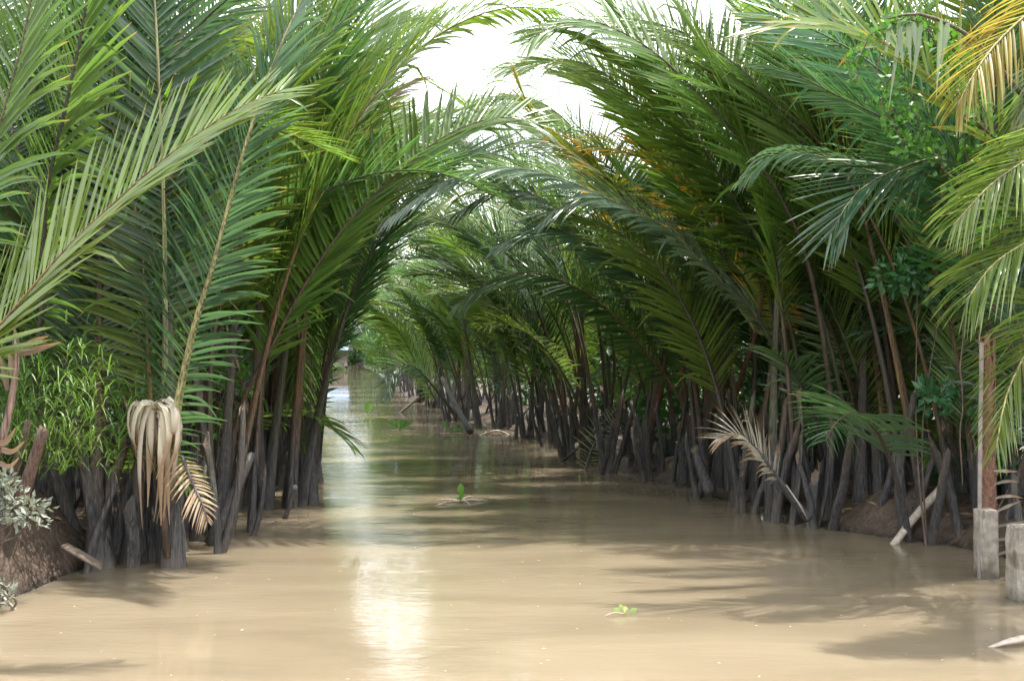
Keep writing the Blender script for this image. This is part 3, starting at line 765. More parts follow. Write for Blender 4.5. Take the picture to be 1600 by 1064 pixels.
R11 = make_palm(0.5, 23.2, 'nipa palm on the right bank beside the floating bent stem', n=10, lean=150, arc=60, pup=0.6, stumps=4, sc=(0.72, 0.9), heroes=[
    dict(px=[(850, 560, 23), (825, 410, 22.8), (775, 290, 22.6), (712, 235, 22.4), (650, 228, 22.2), (598, 265, 22)], col=BLUE, Lmax=1.05, face=(CAMV, 46), dih=6, seed=92, leaf_from=0.42, droop=0.2, a_off=(2, -14)),
    dict(px=[(845, 590, 22.8), (800, 480, 22.5), (730, 400, 22.2), (660, 370, 22), (600, 395, 21.8)], col=GREEN[0], Lmax=0.95, face=(CAMV, 46), dih=6, seed=93, leaf_from=0.36, droop=0.3),
])
R12 = make_palm(-0.25, 26, 'nipa palm on the right bank standing behind the floating bent stem', n=10, lean=150, arc=60, pup=0.6, stumps=4, sc=(0.72, 0.9), heroes=[
    dict(px=[(790, 560, 25.6), (770, 470, 25.3), (720, 400, 25), (680, 380, 24.8), (640, 385, 24.6)], col=(0.16, 0.17, 0.03), Lmax=0.85, face=(CAMV, 40), dih=12, seed=35, leaf_from=0.36, droop=0.4, mat=M_YELLOW),
    dict(px=[(790, 560, 26), (765, 430, 25.8), (725, 320, 25.6), (672, 268, 25.4), (618, 262, 25.2), (575, 298, 25)], col=GREEN[4], Lmax=1.1, face=(CAMV, 46), dih=6, seed=94, leaf_from=0.42, droop=0.2),
])
R13 = make_palm(-1.1, 29, 'nipa palm on the right bank with a fan-shaped frond dipping to the water', n=11, lean=150, arc=65, pup=0.6, stumps=4, sc=(0.7, 0.9), heroes=[
    dict(px=[(690, 620, 28.6), (650, 575, 28.2), (625, 572, 28), (610, 590, 27.8), (600, 622, 27.6)], col=BLUE, Lmax=0.7, face=(CAMV, 50), dih=6, seed=36, leaf_from=0.42, droop=0.5, a0=60),
    dict(px=[(690, 640, 30), (655, 575, 29.7), (620, 515, 29.4), (578, 476, 29.2), (540, 460, 29)], col=GREEN[1], Lmax=0.8, face=(CAMV, 50), dih=4, seed=97, leaf_from=0.3, droop=0.5, a0=55),
])
for i, (yy, dx) in enumerate([(32, 0.4), (35, 0.3), (38.5, 0.4), (42.5, 0.4), (47, 0.5), (53, 0.5), (60, 0.6), (68, 0.8)]):
    make_palm(xr(yy) + dx, yy, 'nipa palm lining the far stretch of the right bank', 'far palms of the right bank', n=11, lean=140, arc=85, pup=0.65, stumps=3, small=1, sc=(0.65, 0.9))
for (xx, yy) in [(3.75, 12.3), (4.5, 10.9), (4.3, 13.2), (5.4, 11.2), (4.6, 12.2), (5.9, 12.8), (3.9, 13.4), (6.9, 11.4), (5.0, 14.2), (3.6, 15.0), (4.5, 16.0), (3.0, 16.6), (3.8, 18.0), (2.6, 18.8), (3.3, 20.5), (2.2, 21.4), (1.8, 23.8), (2.9, 24.6), (1.2, 27), (2.4, 28.5), (0.4, 30.5), (6.2, 15.2), (7.4, 13.4),
                 (5.4, 18.0), (4.9, 20.6), (-0.6, 34), (0.8, 34.5), (6.1, 9.9)]:
    make_palm(xx, yy, 'nipa palm crowded behind the front row of the right bank', 'palms behind the right front row', n=9, lean=150, arc=110, stumps=2, small=1, sc=(0.9, 1.1) if xx > 4.8 and yy < 15 else (0.68, 0.9) if yy < 15 else (0.55, 0.78), dead=0 if yy < 14 else None)


# ------------------------------------------------------------------ wilted fronds (parts of their palms)
def ribbon(mb, P, wid, up, fold=0.25, v=0.0):
    P = np.asarray(P, float)
    T = nrm(np.gradient(P, axis=0))
    W = nrm(np.cross(T, up))
    Nn = np.cross(W, T)
    n = len(P)
    wid = np.asarray(wid)[:, None]
    V = np.stack([P - W * wid * 0.5, P + Nn * wid * fold, P + W * wid * 0.5], 1).reshape(-1, 3)
    Fc = []
    for i in range(n - 1):
        for c in range(2):
            Fc.append([i * 3 + c, i * 3 + c + 1, i * 3 + c + 4, i * 3 + c + 3])
    uv = np.stack([np.repeat(np.linspace(0, 1, n), 3), np.full(n * 3, v)], 1)
    mb.add(V, Fc, uv)


def wilted(root):
    x, y = root.location.x, root.location.y
    off = np.array([x, y, 0])
    g = np.random.default_rng(5)
    top = at(243, 640, 9.25)
    mb = MB()
    tube(mb, [at(262, 870, 9.45), at(252, 760, 9.35), top + [0, 0.02, 0.03]], [0.03, 0.026, 0.02], 8, flat=0.8)
    st = obj('wilted_frond', mb.mesh('wilted_frond', M_DRYSTALK, off), root, color=(0.16, 0.11, 0.08))
    st['label'] = 'pale dead frond hanging limp'
    lb = MB()
    for i in range(34):
        a = g.uniform(-math.pi, math.pi)
        grp = i % 3
        ang = {0: g.normal(math.pi, 0.5), 1: g.normal(-0.9, 0.5), 2: g.normal(-0.1, 0.7)}[grp]
        reach = {0: g.uniform(0.12, 0.24), 1: g.uniform(0.02, 0.16), 2: g.uniform(0.14, 0.30)}[grp]
        L = {0: g.uniform(0.38, 0.55), 1: g.uniform(0.6, 0.9), 2: g.uniform(0.22, 0.6)}[grp]
        o = np.array([math.cos(ang), math.sin(ang) - 0.35, 0])
        s0 = top + np.array([g.uniform(-0.05, 0.12), g.uniform(-0.05, 0.03), g.uniform(-0.06, 0.03)])
        t = np.linspace(0, 1, 10)
        P = s0[None] + o[None] * (reach * np.sin(np.minimum(t * 2.2, 1.35)))[:, None] + np.array([0, 0, 1.0])[None] * (0.10 * np.sin(np.minimum(t * 5, math.pi)) - L * t ** 1.7)[:, None]
        P -= o[None] * (reach * 0.55 * t ** 3)[:, None]
        P += (g.normal(0, 0.02, 3)[None] * (t ** 2)[:, None] * 2)
        wd = g.uniform(0.045, 0.075) * np.interp(t, [0, 0.15, 0.6, 1], [0.6, 1, 0.8, 0.08])
        ribbon(lb, P, wd, o + np.array([0.02, 0, 0.01]), 0.25, g.random() * 9)
    obj('leaflets', lb.mesh('leaflets', M_DRY, off), st, color=(0.55, 0.48, 0.40))
    # the torn end of the rachis with stiff dry leaflets
    m = frond_meshes([at(285, 712, 9.2), at(300, 750, 9.15), at(318, 790, 9.1), at(325, 815, 9.1)], leaf_from=0.05, Lmax=0.26, width=0.02, per_m=38, r0=0.014, mat=M_DRY,
                     stalk_mat=M_DRYSTALK, seed=51, off=off, face=(CAMV, 60), dih=5, droop=0.5, side_len=(1, 0.6))
    f = add_frond(root, m, leaf_col=(0.40, 0.29, 0.21), stalk_col=(0.12, 0.09, 0.10), name='wilted_frond', label='dry torn frond end')


wilted(L3)


def dead_right(root):
    off = np.array([root.location.x, root.location.y, 0])
    m = frond_meshes([at(1262, 810, 11.0), at(1235, 775, 10.95), at(1205, 735, 10.9), at(1180, 700, 10.85), at(1152, 678, 10.8), at(1120, 685, 10.75)], leaf_from=0.36, Lmax=0.44, width=0.034, per_m=36, r0=0.06,
                     mat=M_DRY, stalk_mat=M_STALK, seed=52, off=off, face=(CAMV, 45), dih=14, droop=0.5, a0=58, a1=20)
    f = add_frond(root, m, leaf_col=(0.42, 0.37, 0.32), stalk_col=(0.10, 0.09, 0.09), name='dead_frond', label='pale grey dead frond bent over its broken stalk')
    mb = MB()
    tube(mb, [at(1228, 757, 10.8), at(1250, 790, 10.8), at(1262, 812, 10.8)], [0.012, 0.022, 0.006], 6, flat=0.4)
    obj('split_fibre', mb.mesh('split_fibre', M_PALE, off), f)


dead_right(R4)


def leaning_stalk(root, a, b, r0, r1, name='cut_stalk', col=(0.11, 0.095, 0.09), label=None):
    off = np.array([root.location.x, root.location.y, 0])
    mb = MB()
    P, _ = spline([a, (np.asarray(a) + b) / 2 + [0, 0, -0.02], b], 9)
    tube(mb, P, np.linspace(r0, r1, 9), 10, flat=0.75, slant=0.7)
    me = mb.mesh(name, M_STALK, off)
    me.materials.append(M_CUT)
    me.polygons[len(me.polygons) - 2].material_index = 1
    o = obj(name, me, root, color=col)
    if label: o['label'] = label
    return o


leaning_stalk(L4, at(328, 850, 10.55), at(392, 712, 10.7), 0.075, 0.05, label='thick cut stalk leaning right')
leaning_stalk(L5, at(445, 810, 12.2), at(462, 760, 12.2), 0.03, 0.035)
leaning_stalk(R9, at(735, 675, 22.5), at(690, 590, 24), 0.07, 0.04)
leaning_stalk(R5, at(1110, 770, 13.2), at(1085, 700, 13.3), 0.09, 0.06)
leaning_stalk(R5, at(1165, 785, 12.9), at(1145, 725, 13.0), 0.07, 0.055)
leaning_stalk(R4, at(1375, 800, 11.3), at(1405, 690, 11.2), 0.05, 0.045)
leaning_stalk(R3, at(1440, 770, 11.5), at(1385, 680, 11.4), 0.065, 0.055)
leaning_stalk(R8, at(880, 720, 17.8), at(985, 620, 17.0), 0.03, 0.025, col=(0.16, 0.10, 0.07))
leaning_stalk(R8, at(1020, 735, 16.0), at(985, 625, 16.5), 0.045, 0.03)
m = frond_meshes([at(912, 745, 16.9), at(925, 700, 16.9), at(945, 672, 17.0), at(975, 640, 17.2)], leaf_from=0.1, Lmax=0.34, width=0.022, per_m=20, r0=0.02, seed=60,
                 off=(1.65, 16.7, 0), face=(CAMV, 70), dih=0, droop=0.1, a0=75, a1=60)
add_frond(R8, m, leaf_col=(0.14, 0.16, 0.09), stalk_col=(0.15, 0.09, 0.06), name='broken_frond')


# ------------------------------------------------------------------ coconut palm at the right edge
def coconut():
    x, y = 4.25, 7.7
    root = empty('coconut_palm', (x, y, 0), 'coconut palm at the right edge with drooping yellow-green fronds', 'palm')
    off = np.array([x, y, 0])
    mb = MB()
    t = np.linspace(0, 1, 26)
    P = np.stack([x + 0.12 * t ** 2, y + 0 * t, -0.3 + 4.2 * t], 1)
    tube(mb, P, 0.13 - 0.04 * t + 0.006 * (np.arange(26) % 2), 14)
    obj('trunk', mb.mesh('trunk', M_BARK, off), root)
    top = np.array([x + 0.12, y, 3.85])
    for i, (px, c, kw) in enumerate([
        ([(1690, -40, 7.6), (1620, 10, 7.4), (1560, 65, 7.3), (1520, 120, 7.2), (1495, 170, 7.2)], (0.26, 0.21, 0.06), dict(Lmax=0.55, tipfrom=0)),
        ([(1720, 170, 7.6), (1650, 215, 7.4), (1600, 252, 7.3), (1545, 292, 7.2), (1490, 352, 7.1)], (0.15, 0.21, 0.06), dict(Lmax=0.62)),
        ([(1740, 320, 7.5), (1660, 345, 7.35), (1600, 380, 7.2), (1550, 415, 7.1), (1510, 470, 7.05)], (0.13, 0.19, 0.045), dict(Lmax=0.75)),
        ([(1740, 470, 7.4), (1660, 490, 7.2), (1605, 550, 7.0), (1572, 620, 6.95), (1556, 700, 6.9)], (0.12, 0.18, 0.03), dict(Lmax=0.6)),
        ([(1720, 60, 7.9), (1660, 90, 8.2), (1600, 160, 8.4), (1560, 260, 8.5)], (0.10, 0.15, 0.05), dict(Lmax=0.6)),
    ]):
        kw.pop('tipfrom', None)
        m = frond_meshes([top] + [at(*p) for p in px], off=off, leaf_from=0.2, mat=M_COCO, face=(CAMV, 42), dih=-8, droop=0.75, a0=58, a1=18, width=0.026, per_m=36, r0=0.035, seed=70 + i,
                         stalk_mat=M_DRYSTALK, slat=30, **kw)
        add_frond(root, m, leaf_col=c, stalk_col=(0.30, 0.27, 0.10))
    for k, az in enumerate((20, 70, -40, 300, 340)):
        m = frond_meshes(proto_curve(2.6, 35, 125, 1.2) , leaf_from=0.15, mat=M_COCO, dih=-5, droop=0.7, width=0.026, per_m=28, r0=0.03, Lmax=0.6, seed=80 + k, stalk_mat=M_DRYSTALK)
        add_frond(root, m, tuple(top - off), (0, 0, R(az)), leaf_col=(0.12, 0.18, 0.04), stalk_col=(0.30, 0.27, 0.10))
    return root


coconut()


# ------------------------------------------------------------------ leafy plants
def leaf_cloud(centers, n, size, seed, spread, squash=0.8, up=0.4, aspect=0.45):
    """n folded leaves scattered through the clumps; returns V, F, UV"""
    g = np.random.default_rng(seed)
    c = np.asarray(centers, float)
    k = g.integers(0, len(c), n)
    r = g.normal(0, 1, (n, 3))
    r = nrm(r) * (g.random(n) ** 0.45)[:, None]
    p = c[k, :3] + r * c[k, 3][:, None] * np.array([1, 1, squash])
    d = nrm(r + g.normal(0, 0.6, (n, 3)) + np.array([0, 0, up - 0.4]))
    wv = nrm(np.cross(d, g.normal(0, 1, (n, 3))))
    nn = np.cross(d, wv)
    s = size * g.uniform(0.6, 1.35, n)[:, None]
    A = p
    Bv = p + d * s * 0.45 + wv * s * aspect * 0.5 + nn * s * 0.08
    Cv = p + d * s - nn * s * 0.12
    D = p + d * s * 0.45 - wv * s * aspect * 0.5 + nn * s * 0.08
    V = np.stack([A, Bv, Cv, D], 1).reshape(-1, 3)
    i = np.arange(n)[:, None] * 4
    Fc = np.concatenate([i + [0, 1, 2], i + [0, 2, 3]], 0)
    uv = np.stack([np.tile([0, 0.45, 1, 0.45], n), np.repeat(g.random(n) * 9, 4)], 1)
    return V, Fc, uv


def bush(name, loc, label, cat, clumps, n, size, col, seed, mat=None, stems=5, group=None, aspect=0.45, stem_r=0.012):
    root = empty(name, loc, label, cat, group)
    g = np.random.default_rng(seed)
    mb = MB()
    for i in range(stems):
        c = clumps[i % len(clumps)]
        e = np.array(c[:3]) + g.normal(0, 0.25, 3) * c[3]
        b = np.array([g.normal(0, 0.06), g.normal(0, 0.06), -0.1])
        P, _ = spline([b, (b + e) / 2 + g.normal(0, 0.06, 3), e], 10)
        tube(mb, P, np.linspace(stem_r, stem_r * 0.3, 10), 5)
    obj('stems', mb.mesh('stems', M_BARK), root)
    V, Fc, uv = leaf_cloud(clumps, n, size, seed, 1, aspect=aspect)
    obj('foliage', mesh_of('foliage', V, Fc, mat or M_BUSH, uv), root, color=col)
    return root


# dusty shrub on the left mud bank
bush('dusty_shrub', (-3.55, 8.25, 0.45), 'low shrub with pale grey dusty leaves on the left mud bank', 'shrub', [(-0.1, 0, 0.22, 0.2), (0.12, -0.05, 0.2, 0.18), (0.3, -0.05, 0.15, 0.15), (-0.35, 0, 0.26, 0.22), (0.05, 0, 0.32, 0.14)],
     760, 0.055, (0.24, 0.26, 0.22), 301, M_DUSTY, 12)
bush('dusty_seedling', (-3.32, 7.85, 0.0), 'small pale dusty seedling at the lower left waterline', 'seedling', [(0, 0, 0.18, 0.07), (0.06, 0, 0.12, 0.07), (-0.04, 0, 0.06, 0.06)], 70, 0.05, (0.24, 0.26, 0.22), 302, M_DUSTY, 4)


# grass clump on the left bank
def grass_clump():
    base = np.array([-3.45, 9.15, 0.55])
    root = empty('tall_grass', tuple(base), 'clump of tall bright green grass on the left bank behind the dusty shrub', 'grass clump')
    g = np.random.default_rng(9)
    mb = MB()
    for i in range(105):                       # leafy stems, blades along each
        b = np.array([g.normal(0, 0.34), g.normal(0, 0.25), -0.15])
        H = g.uniform(0.45, 1.35)
        ln = g.normal(0, 0.16, 2)
        for k in range(int(6 + H * 8)):
            z = 0.25 + H * g.uniform(0.2, 0.95)
            c = b + np.array([ln[0] * z, ln[1] * z, z])
            a = g.uniform(0, 6.283)
            L = g.uniform(0.18, 0.42)
            o = np.array([math.cos(a), math.sin(a), 0])
            t = np.linspace(0, 1, 6)
            reach = L * g.uniform(0.4, 0.9)
            P = c[None] + o[None] * (reach * t ** 1.2)[:, None] + np.array([0, 0, 1.0])[None] * (L * (0.9 * t - g.uniform(0.5, 1.2) * t ** 2.2))[:, None]
            ribbon(mb, P, g.uniform(0.007, 0.014) * np.interp(t, [0, 0.3, 1], [0.6, 1, 0.05]), o + np.array([0.01, 0.02, 0]), 0.2, g.random() * 9)
    obj('blades', mb.mesh('blades', M_BUSH), root, color=(0.12, 0.22, 0.045))


grass_clump()

# shrubs growing between the palm stalks
for i, (px, py, Y, r, col, lab, *ns) in enumerate([
    (1080, 640, 17.5, 0.5, (0.05, 0.15, 0.04), 'leafy green shrub growing between palm stalks in the middle of the right bank'),
    (1230, 640, 14.2, 0.45, (0.05, 0.15, 0.05), 'leafy shrub in the shade behind the pale dead frond on the right bank'),
    (1350, 600, 13.0, 0.5, (0.04, 0.14, 0.04), 'shrub glowing green in the gap behind the right mud mound'),
    (1440, 440, 10.6, 0.28, (0.045, 0.14, 0.05), 'spray of rounded green leaves high between dark stalks at right', 2),
    (1010, 650, 19.0, 0.4, (0.06, 0.17, 0.04), 'small bright shrub behind the bend of the right bank'),
    (310, 560, 12.4, 0.5, (0.08, 0.2, 0.03), 'bright leafy shrub between stalks of the left bank'),
    (200, 640, 10.6, 0.25, (0.05, 0.14, 0.04), 'little dark green shrub beside the wilted left frond'),
    (478, 570, 17.0, 0.3, (0.10, 0.25, 0.02), 'vivid green creeper leaves beside the drooping left frond'),
    (1570, 640, 10.6, 0.4, (0.05, 0.13, 0.04), 'dark shrub behind the red-brown stake at right'),
]):
    p = at(px, py, Y)
    gz = float(ground_z(p[0], p[1]))
    h = max(p[2] - gz, 0.2)
    bush('leafy_shrub', (p[0], p[1], gz), lab, 'shrub', [(0, 0, h, r), (r * 0.7, 0, h - r * 0.4, r * 0.7), (-r * 0.7, 0.1, h + r * 0.2, r * 0.7), (0, 0.2, h + r * 0.7, r * 0.5), (0.1, 0, h * 0.6, r * 0.6)], 420, 0.10, col, 310 + i, None, ns[0] if ns else 7, aspect=0.5)


# vine climbing over the top right fronds
def vine():
    root_p = at(1500, 760, 9.3)
    root_p[2] = 0.2
    root = empty('climbing_vine', tuple(root_p), 'climbing vine with small round leaves hanging over the top right fronds', 'vine')
    g = np.random.default_rng(44)
    mb = MB()
    cl = []
    paths = [[(1500, 760, 9.3), (1505, 560, 9.2), (1510, 400, 9.0), (1520, 290, 8.7), (1505, 180, 8.4), (1480, 90, 8.3), (1430, 40, 8.2), (1385, 45, 8.2), (1378, 110, 8.2), (1385, 190, 8.2)],
             [(1505, 180, 8.4), (1470, 70, 8.2), (1415, 30, 8.15), (1350, 70, 8.2), (1340, 130, 8.3)],
             [(1520, 290, 8.7), (1480, 270, 8.5), (1440, 200, 8.3), (1415, 110, 8.2), (1440, 50, 8.2)],
             [(1520, 290, 8.7), (1545, 240, 8.5), (1530, 150, 8.4), (1480, 60, 8.25)],
             [(1440, 200, 8.3), (1425, 230, 8.3), (1400, 200, 8.25), (1390, 120, 8.2)],
             [(1510, 400, 9.0), (1560, 330, 8.7), (1540, 260, 8.6)]]
    for q in paths:
        P, L = spline([at(*p) for p in q], 40)
        P += g.normal(0, 0.012, P.shape)
        tube(mb, P - root_p, 0.005, 5)
        for p in P[(12 if q is paths[0] else 3):]:
            if g.random() < 0.75: cl.append((*(p - root_p), 0.075))
    obj('stems', mb.mesh('stems', M_BARK), root)
    V, Fc, uv = leaf_cloud(cl, 900, 0.055, 45, 1, aspect=0.8)
    obj('foliage', mesh_of('foliage', V, Fc, M_BUSH, uv), root, color=(0.075, 0.20, 0.03))


vine()

# limp leaflets hanging in the vine: a broken frond of the top right palm
hb = MB()
gg = np.random.default_rng(46)
for (px, L, wd) in [(1392, 0.26, 0.035), (1405, 0.36, 0.04), (1420, 0.34, 0.04), (1428, 0.22, 0.045), (1440, 0.45, 0.04), (1408, 0.6, 0.03), (1472, 0.55, 0.035), (1482, 0.3, 0.05)]:
    s0 = at(px, 22 + gg.uniform(0, 16), 8.1)
    t = np.linspace(0, 1, 8)
    P = s0[None] + np.array([gg.uniform(-0.25, 0.12), -0.1, 0])[None] * (t ** 1.3 * 0.7)[:, None] * L + np.array([0, 0, 1.0])[None] * (0.04 * np.sin(t * 3.1) - L * t)[:, None]
    ribbon(hb, P, wd * np.interp(t, [0, 0.4, 1], [0.5, 1, 0.06]), np.array([0.1, 1, 0]), 0.2, gg.random() * 9)
off = np.array([R2.location.x, R2.location.y, 0])
sb = MB()
tube(sb, spline([at(1600, 150, 8.4), at(1520, 60, 8.2), at(1440, 22, 8.1), at(1385, 30, 8.1)], 12)[0], np.linspace(0.02, 0.008, 12), 6)
s_ = obj('limp_frond', sb.mesh('limp_frond', M_STALK, off), R2, color=(0.13, 0.10, 0.05))
obj('leaflets', hb.mesh('leaflets', M_COCO, off), s_, color=(0.17, 0.23, 0.13))


# ------------------------------------------------------------------ built things on the right
def chipped_box(name, w_, d_, h_, mat, seed, loc, label, cat, rz=0.0, chip=0.012, crack=None):
    g = np.random.default_rng(seed)
    nx_, ny_, nz_ = 7, 7, max(10, int(h_ / 0.05))
    import bmesh
    bm = bmesh.new()
    bmesh.ops.create_cube(bm, size=1)
    bmesh.ops.subdivide_edges(bm, edges=bm.edges[:], cuts=7, use_grid_fill=True)
    for v in bm.verts:
        x, y, z = v.co
        ed = sum(abs(abs(c) - 0.5) < 0.07 for c in (x, y, z))
        k = 0.0
        if ed >= 2: k = g.random() ** 2 * chip * 2 + chip * 0.4
        X, Yy, Z = x * w_, y * d_, (z + 0.5) * h_
        nrmv = Vector((x, y, 0)).normalized() if abs(x) + abs(y) > 0 else Vector((0, 0, 0))
        v.co = (X - nrmv.x * k + g.normal(0, 0.0012), Yy - nrmv.y * k + g.normal(0, 0.0012), Z - (k if z > 0.4 else 0))
    me = bpy.data.meshes.new(name)
    bm.to_mesh(me)
    bm.free()
    me.materials.append(mat)
    o = obj(name, me, None, loc, (R(1.0), R(-0.6), rz))
    return tag(o, label, cat)


p1 = at(1546, 903, 9.0)
chipped_box('concrete_post', 0.142, 0.142, 0.9, M_CONC, 1, (p1[0], p1[1] + 0.07, -0.39), 'cracked square concrete post in the water below the red-brown stake', 'post', R(4))
p2 = at(1605, 942, 8.15)
chipped_box('concrete_post', 0.2, 0.18, 0.9, M_CONC, 2, (p2[0] + 0.02, p2[1] + 0.09, -0.39), 'short flat-topped concrete post cut by the right frame edge', 'post', R(8))


def stake():
    b = at(1545, 830, 9.25)
    t_ = at(1542, 520, 9.25)
    root = empty('dry_stake', (b[0], b[1], -0.2), 'tall red-brown fibrous stake standing behind the cracked concrete post', 'stake')
    off = np.array([b[0], b[1], -0.2])
    mb = MB()
    n = 34
    t = np.linspace(0, 1, n)
    P = np.array([b[0], b[1], -0.2])[None] * (1 - t)[:, None] + t_[None] * t[:, None]
    rad = 0.055 * np.interp(t, [0, 0.9, 0.96, 1], [1.1, 0.85, 0.5, 0.05])
    tube(mb, P, rad, 10)
    g = np.random.default_rng(3)
    for i in range(230):                     # overlapping fibre scales
        k = g.uniform(0.2, 0.95)
        c = P[0] * (1 - k) + P[-1] * k
        a = g.uniform(0, 6.283)
        o = np.array([math.cos(a), math.sin(a), 0])
        q = np.linspace(0, 1, 4)
        L = g.uniform(0.08, 0.17)
        PP = (c + o * 0.05)[None] + o[None] * (0.012 * q)[:, None] + np.array([0, 0, L])[None] * q[:, None]
        ribbon(mb, PP, g.uniform(0.012, 0.028) * np.array([1, 0.9, 0.6, 0.1]), o + 0.01, 0.3, g.random())
    obj('shaft', mb.mesh('shaft', M_FIBRE, off), root)
    for i in range(7):                       # stubs of dry leaflets near the foot
        gq = np.random.default_rng(60 + i)
        s0 = at(1552, 735 + i * 22, 9.2)
        rb = MB()
        q = np.linspace(0, 1, 7)
        L = gq.uniform(0.12, 0.25)
        PP = s0[None] + np.array([L, -0.05, 0])[None] * q[:, None] + np.array([0, 0, 1.0])[None] * (gq.uniform(0, 0.12) * q - 0.1 * q ** 2 * gq.random())[:, None]
        ribbon(rb, PP, 0.03 * np.interp(q, [0, 0.5, 1], [0.6, 1, 0.15]), np.array([0, 1, 0.4]), 0.2, gq.random() * 5)
        obj('dry_leaflet', rb.mesh('dry_leaflet', M_DRY, off), root, color=(0.30, 0.26, 0.23))
    # weathered pole lashed to its side
    pm = MB()
    tube(pm, spline([at(1529, 905, 9.0), at(1531, 700, 9.15), at(1534, 535, 9.2)], 12)[0] - np.array([0, 0, 0.0]), 0.016, 8)
    o = obj('weathered_pole', pm.mesh('weathered_pole', M_WOOD), None)
    tag(o, 'thin weathered grey pole standing against the left side of the red-brown stake', 'pole')


stake()


def rod_thing(name, pts, r, mat, label, cat, flat=0.8, slant=0.6, color=None):
    mb = MB()
    P, _ = spline(pts, 14)
    c = P.mean(0)
    tube(mb, P, np.interp(np.linspace(0, 1, 14), np.linspace(0, 1, len(r)), r), 10, flat=flat, slant=slant)
    o = obj(name, mb.mesh(name, mat, c), None, tuple(c), color=color)
    return tag(o, label, cat)


rod_thing('fallen_stalk', [at(1392, 855, 10.6), at(1430, 806, 10.75), at(1472, 760, 10.9)], [0.035, 0.04, 0.045], M_PALE, 'pale cut stalk leaning out of the water on the right mud mound', 'stalk')
rod_thing('floating_stem', [at(1531, 1012, 6.95) + [0, 0, -0.01], at(1575, 1001, 6.95), at(1625, 992, 7.0), at(1680, 985, 7.05)], [0.006, 0.035, 0.045, 0.05], M_PALE, 'pointed pale stem floating at the lower right corner', 'stem', flat=0.5, slant=0)
rod_thing('floating_stem', [at(742, 683, 24.0), at(775, 673, 24.2), at(797, 680, 24.2)], [0.025, 0.03, 0.025], M_PALE, 'bent pale stem floating by the right bank', 'stem')
rod_thing('floating_stem', [at(625, 643, 32.5) + [0, 0, -0.04], at(655, 620, 32.3)], [0.05, 0.05], M_WOOD, 'grey stick slanting out of the water near the dipping frond', 'stick')
rod_thing('rotten_plank', [at(102, 852, 9.0), at(130, 868, 8.95), at(160, 885, 8.9)], [0.055, 0.06, 0.05], M_BARK, 'rotten brown plank lying at the foot of the left stumps', 'plank', flat=0.35)
rod_thing('twig', [at(2, 925, 8.0), at(12, 938, 7.95), at(26, 950, 7.9)], [0.008, 0.008, 0.004], M_PALE, 'thin pale twig poking from the water at lower left', 'twig')


# dry reddish stalk at the far left
def dry_stalk():
    base = at(-40, 770, 7.9)
    off = base
    root = empty('dry_palm_stalk', tuple(base), 'dry pinkish palm stalk with withered leaflets at the left edge', 'stalk')
    sb = MB()
    tube(sb, spline([at(-40, 790, 7.9), at(5, 680, 7.9), at(22, 600, 7.9), at(27, 550, 7.9), at(20, 525, 7.9)], 14)[0], np.linspace(0.04, 0.014, 14), 8)
    o = obj('stem', sb.mesh('stem', M_DRYSTALK, off), root, color=(0.27, 0.18, 0.145))
    g = np.random.default_rng(8)
    for q in [[(30, 555, 7.9), (60, 545, 7.85), (95, 535, 7.8)], [(30, 552, 7.9), (50, 535, 7.85), (75, 525, 7.8)], [(20, 590, 7.9), (17, 560, 7.9), (10, 545, 7.9)], [(12, 610, 7.9), (5, 575, 7.9), (0, 555, 7.9)], [(26, 560, 7.9), (25, 530, 7.9), (22, 510, 7.9)],
              [(-5, 700, 7.9), (20, 705, 7.8), (38, 690, 7.8)], [(-8, 720, 7.9), (15, 728, 7.8), (30, 715, 7.8)], [(-10, 690, 7.9), (10, 690, 7.8), (25, 668, 7.8)]]:
        rb = MB()
        P, _ = spline([at(*p) for p in q], 9)
        ribbon(rb, P, 0.05 * np.interp(np.linspace(0, 1, 9), [0, 0.4, 1], [0.5, 1, 0.15]), np.array([0, 1.0, 0.3]), 0.35, g.random() * 5)
        obj('withered_leaflet', rb.mesh('withered_leaflet', M_DRY, off), root, color=(0.27, 0.19, 0.16))


dry_stalk()
for (px, py0, py1, Y, r) in [(52, 790, 668, 8.6, 0.05), (35, 780, 665, 8.9, 0.045)]:
    pass
rootS = empty('palm_stump', tuple(at(50, 790, 8.7)), 'pair of cut reddish palm stalks on the mud bank above the dusty shrub', 'stump')
for (q, r) in (([(28, 800, 8.7), (50, 730, 8.65), (70, 668, 8.6)], 0.05), ([(0, 800, 8.9), (25, 730, 8.9), (46, 658, 8.9)], 0.045)):
    mb = MB()
    P, _ = spline([at(*p) for p in q], 8)
    tube(mb, P, np.linspace(r * 1.2, r * 0.8, 8), 10, flat=0.8, slant=0.5)
    me = mb.mesh('cut_stalk', M_DRYSTALK, np.array(rootS.location))
    me.materials.append(M_CUT)
    me.polygons[len(me.polygons) - 2].material_index = 1
    obj('cut_stalk', me, rootS, color=(0.16, 0.095, 0.075))


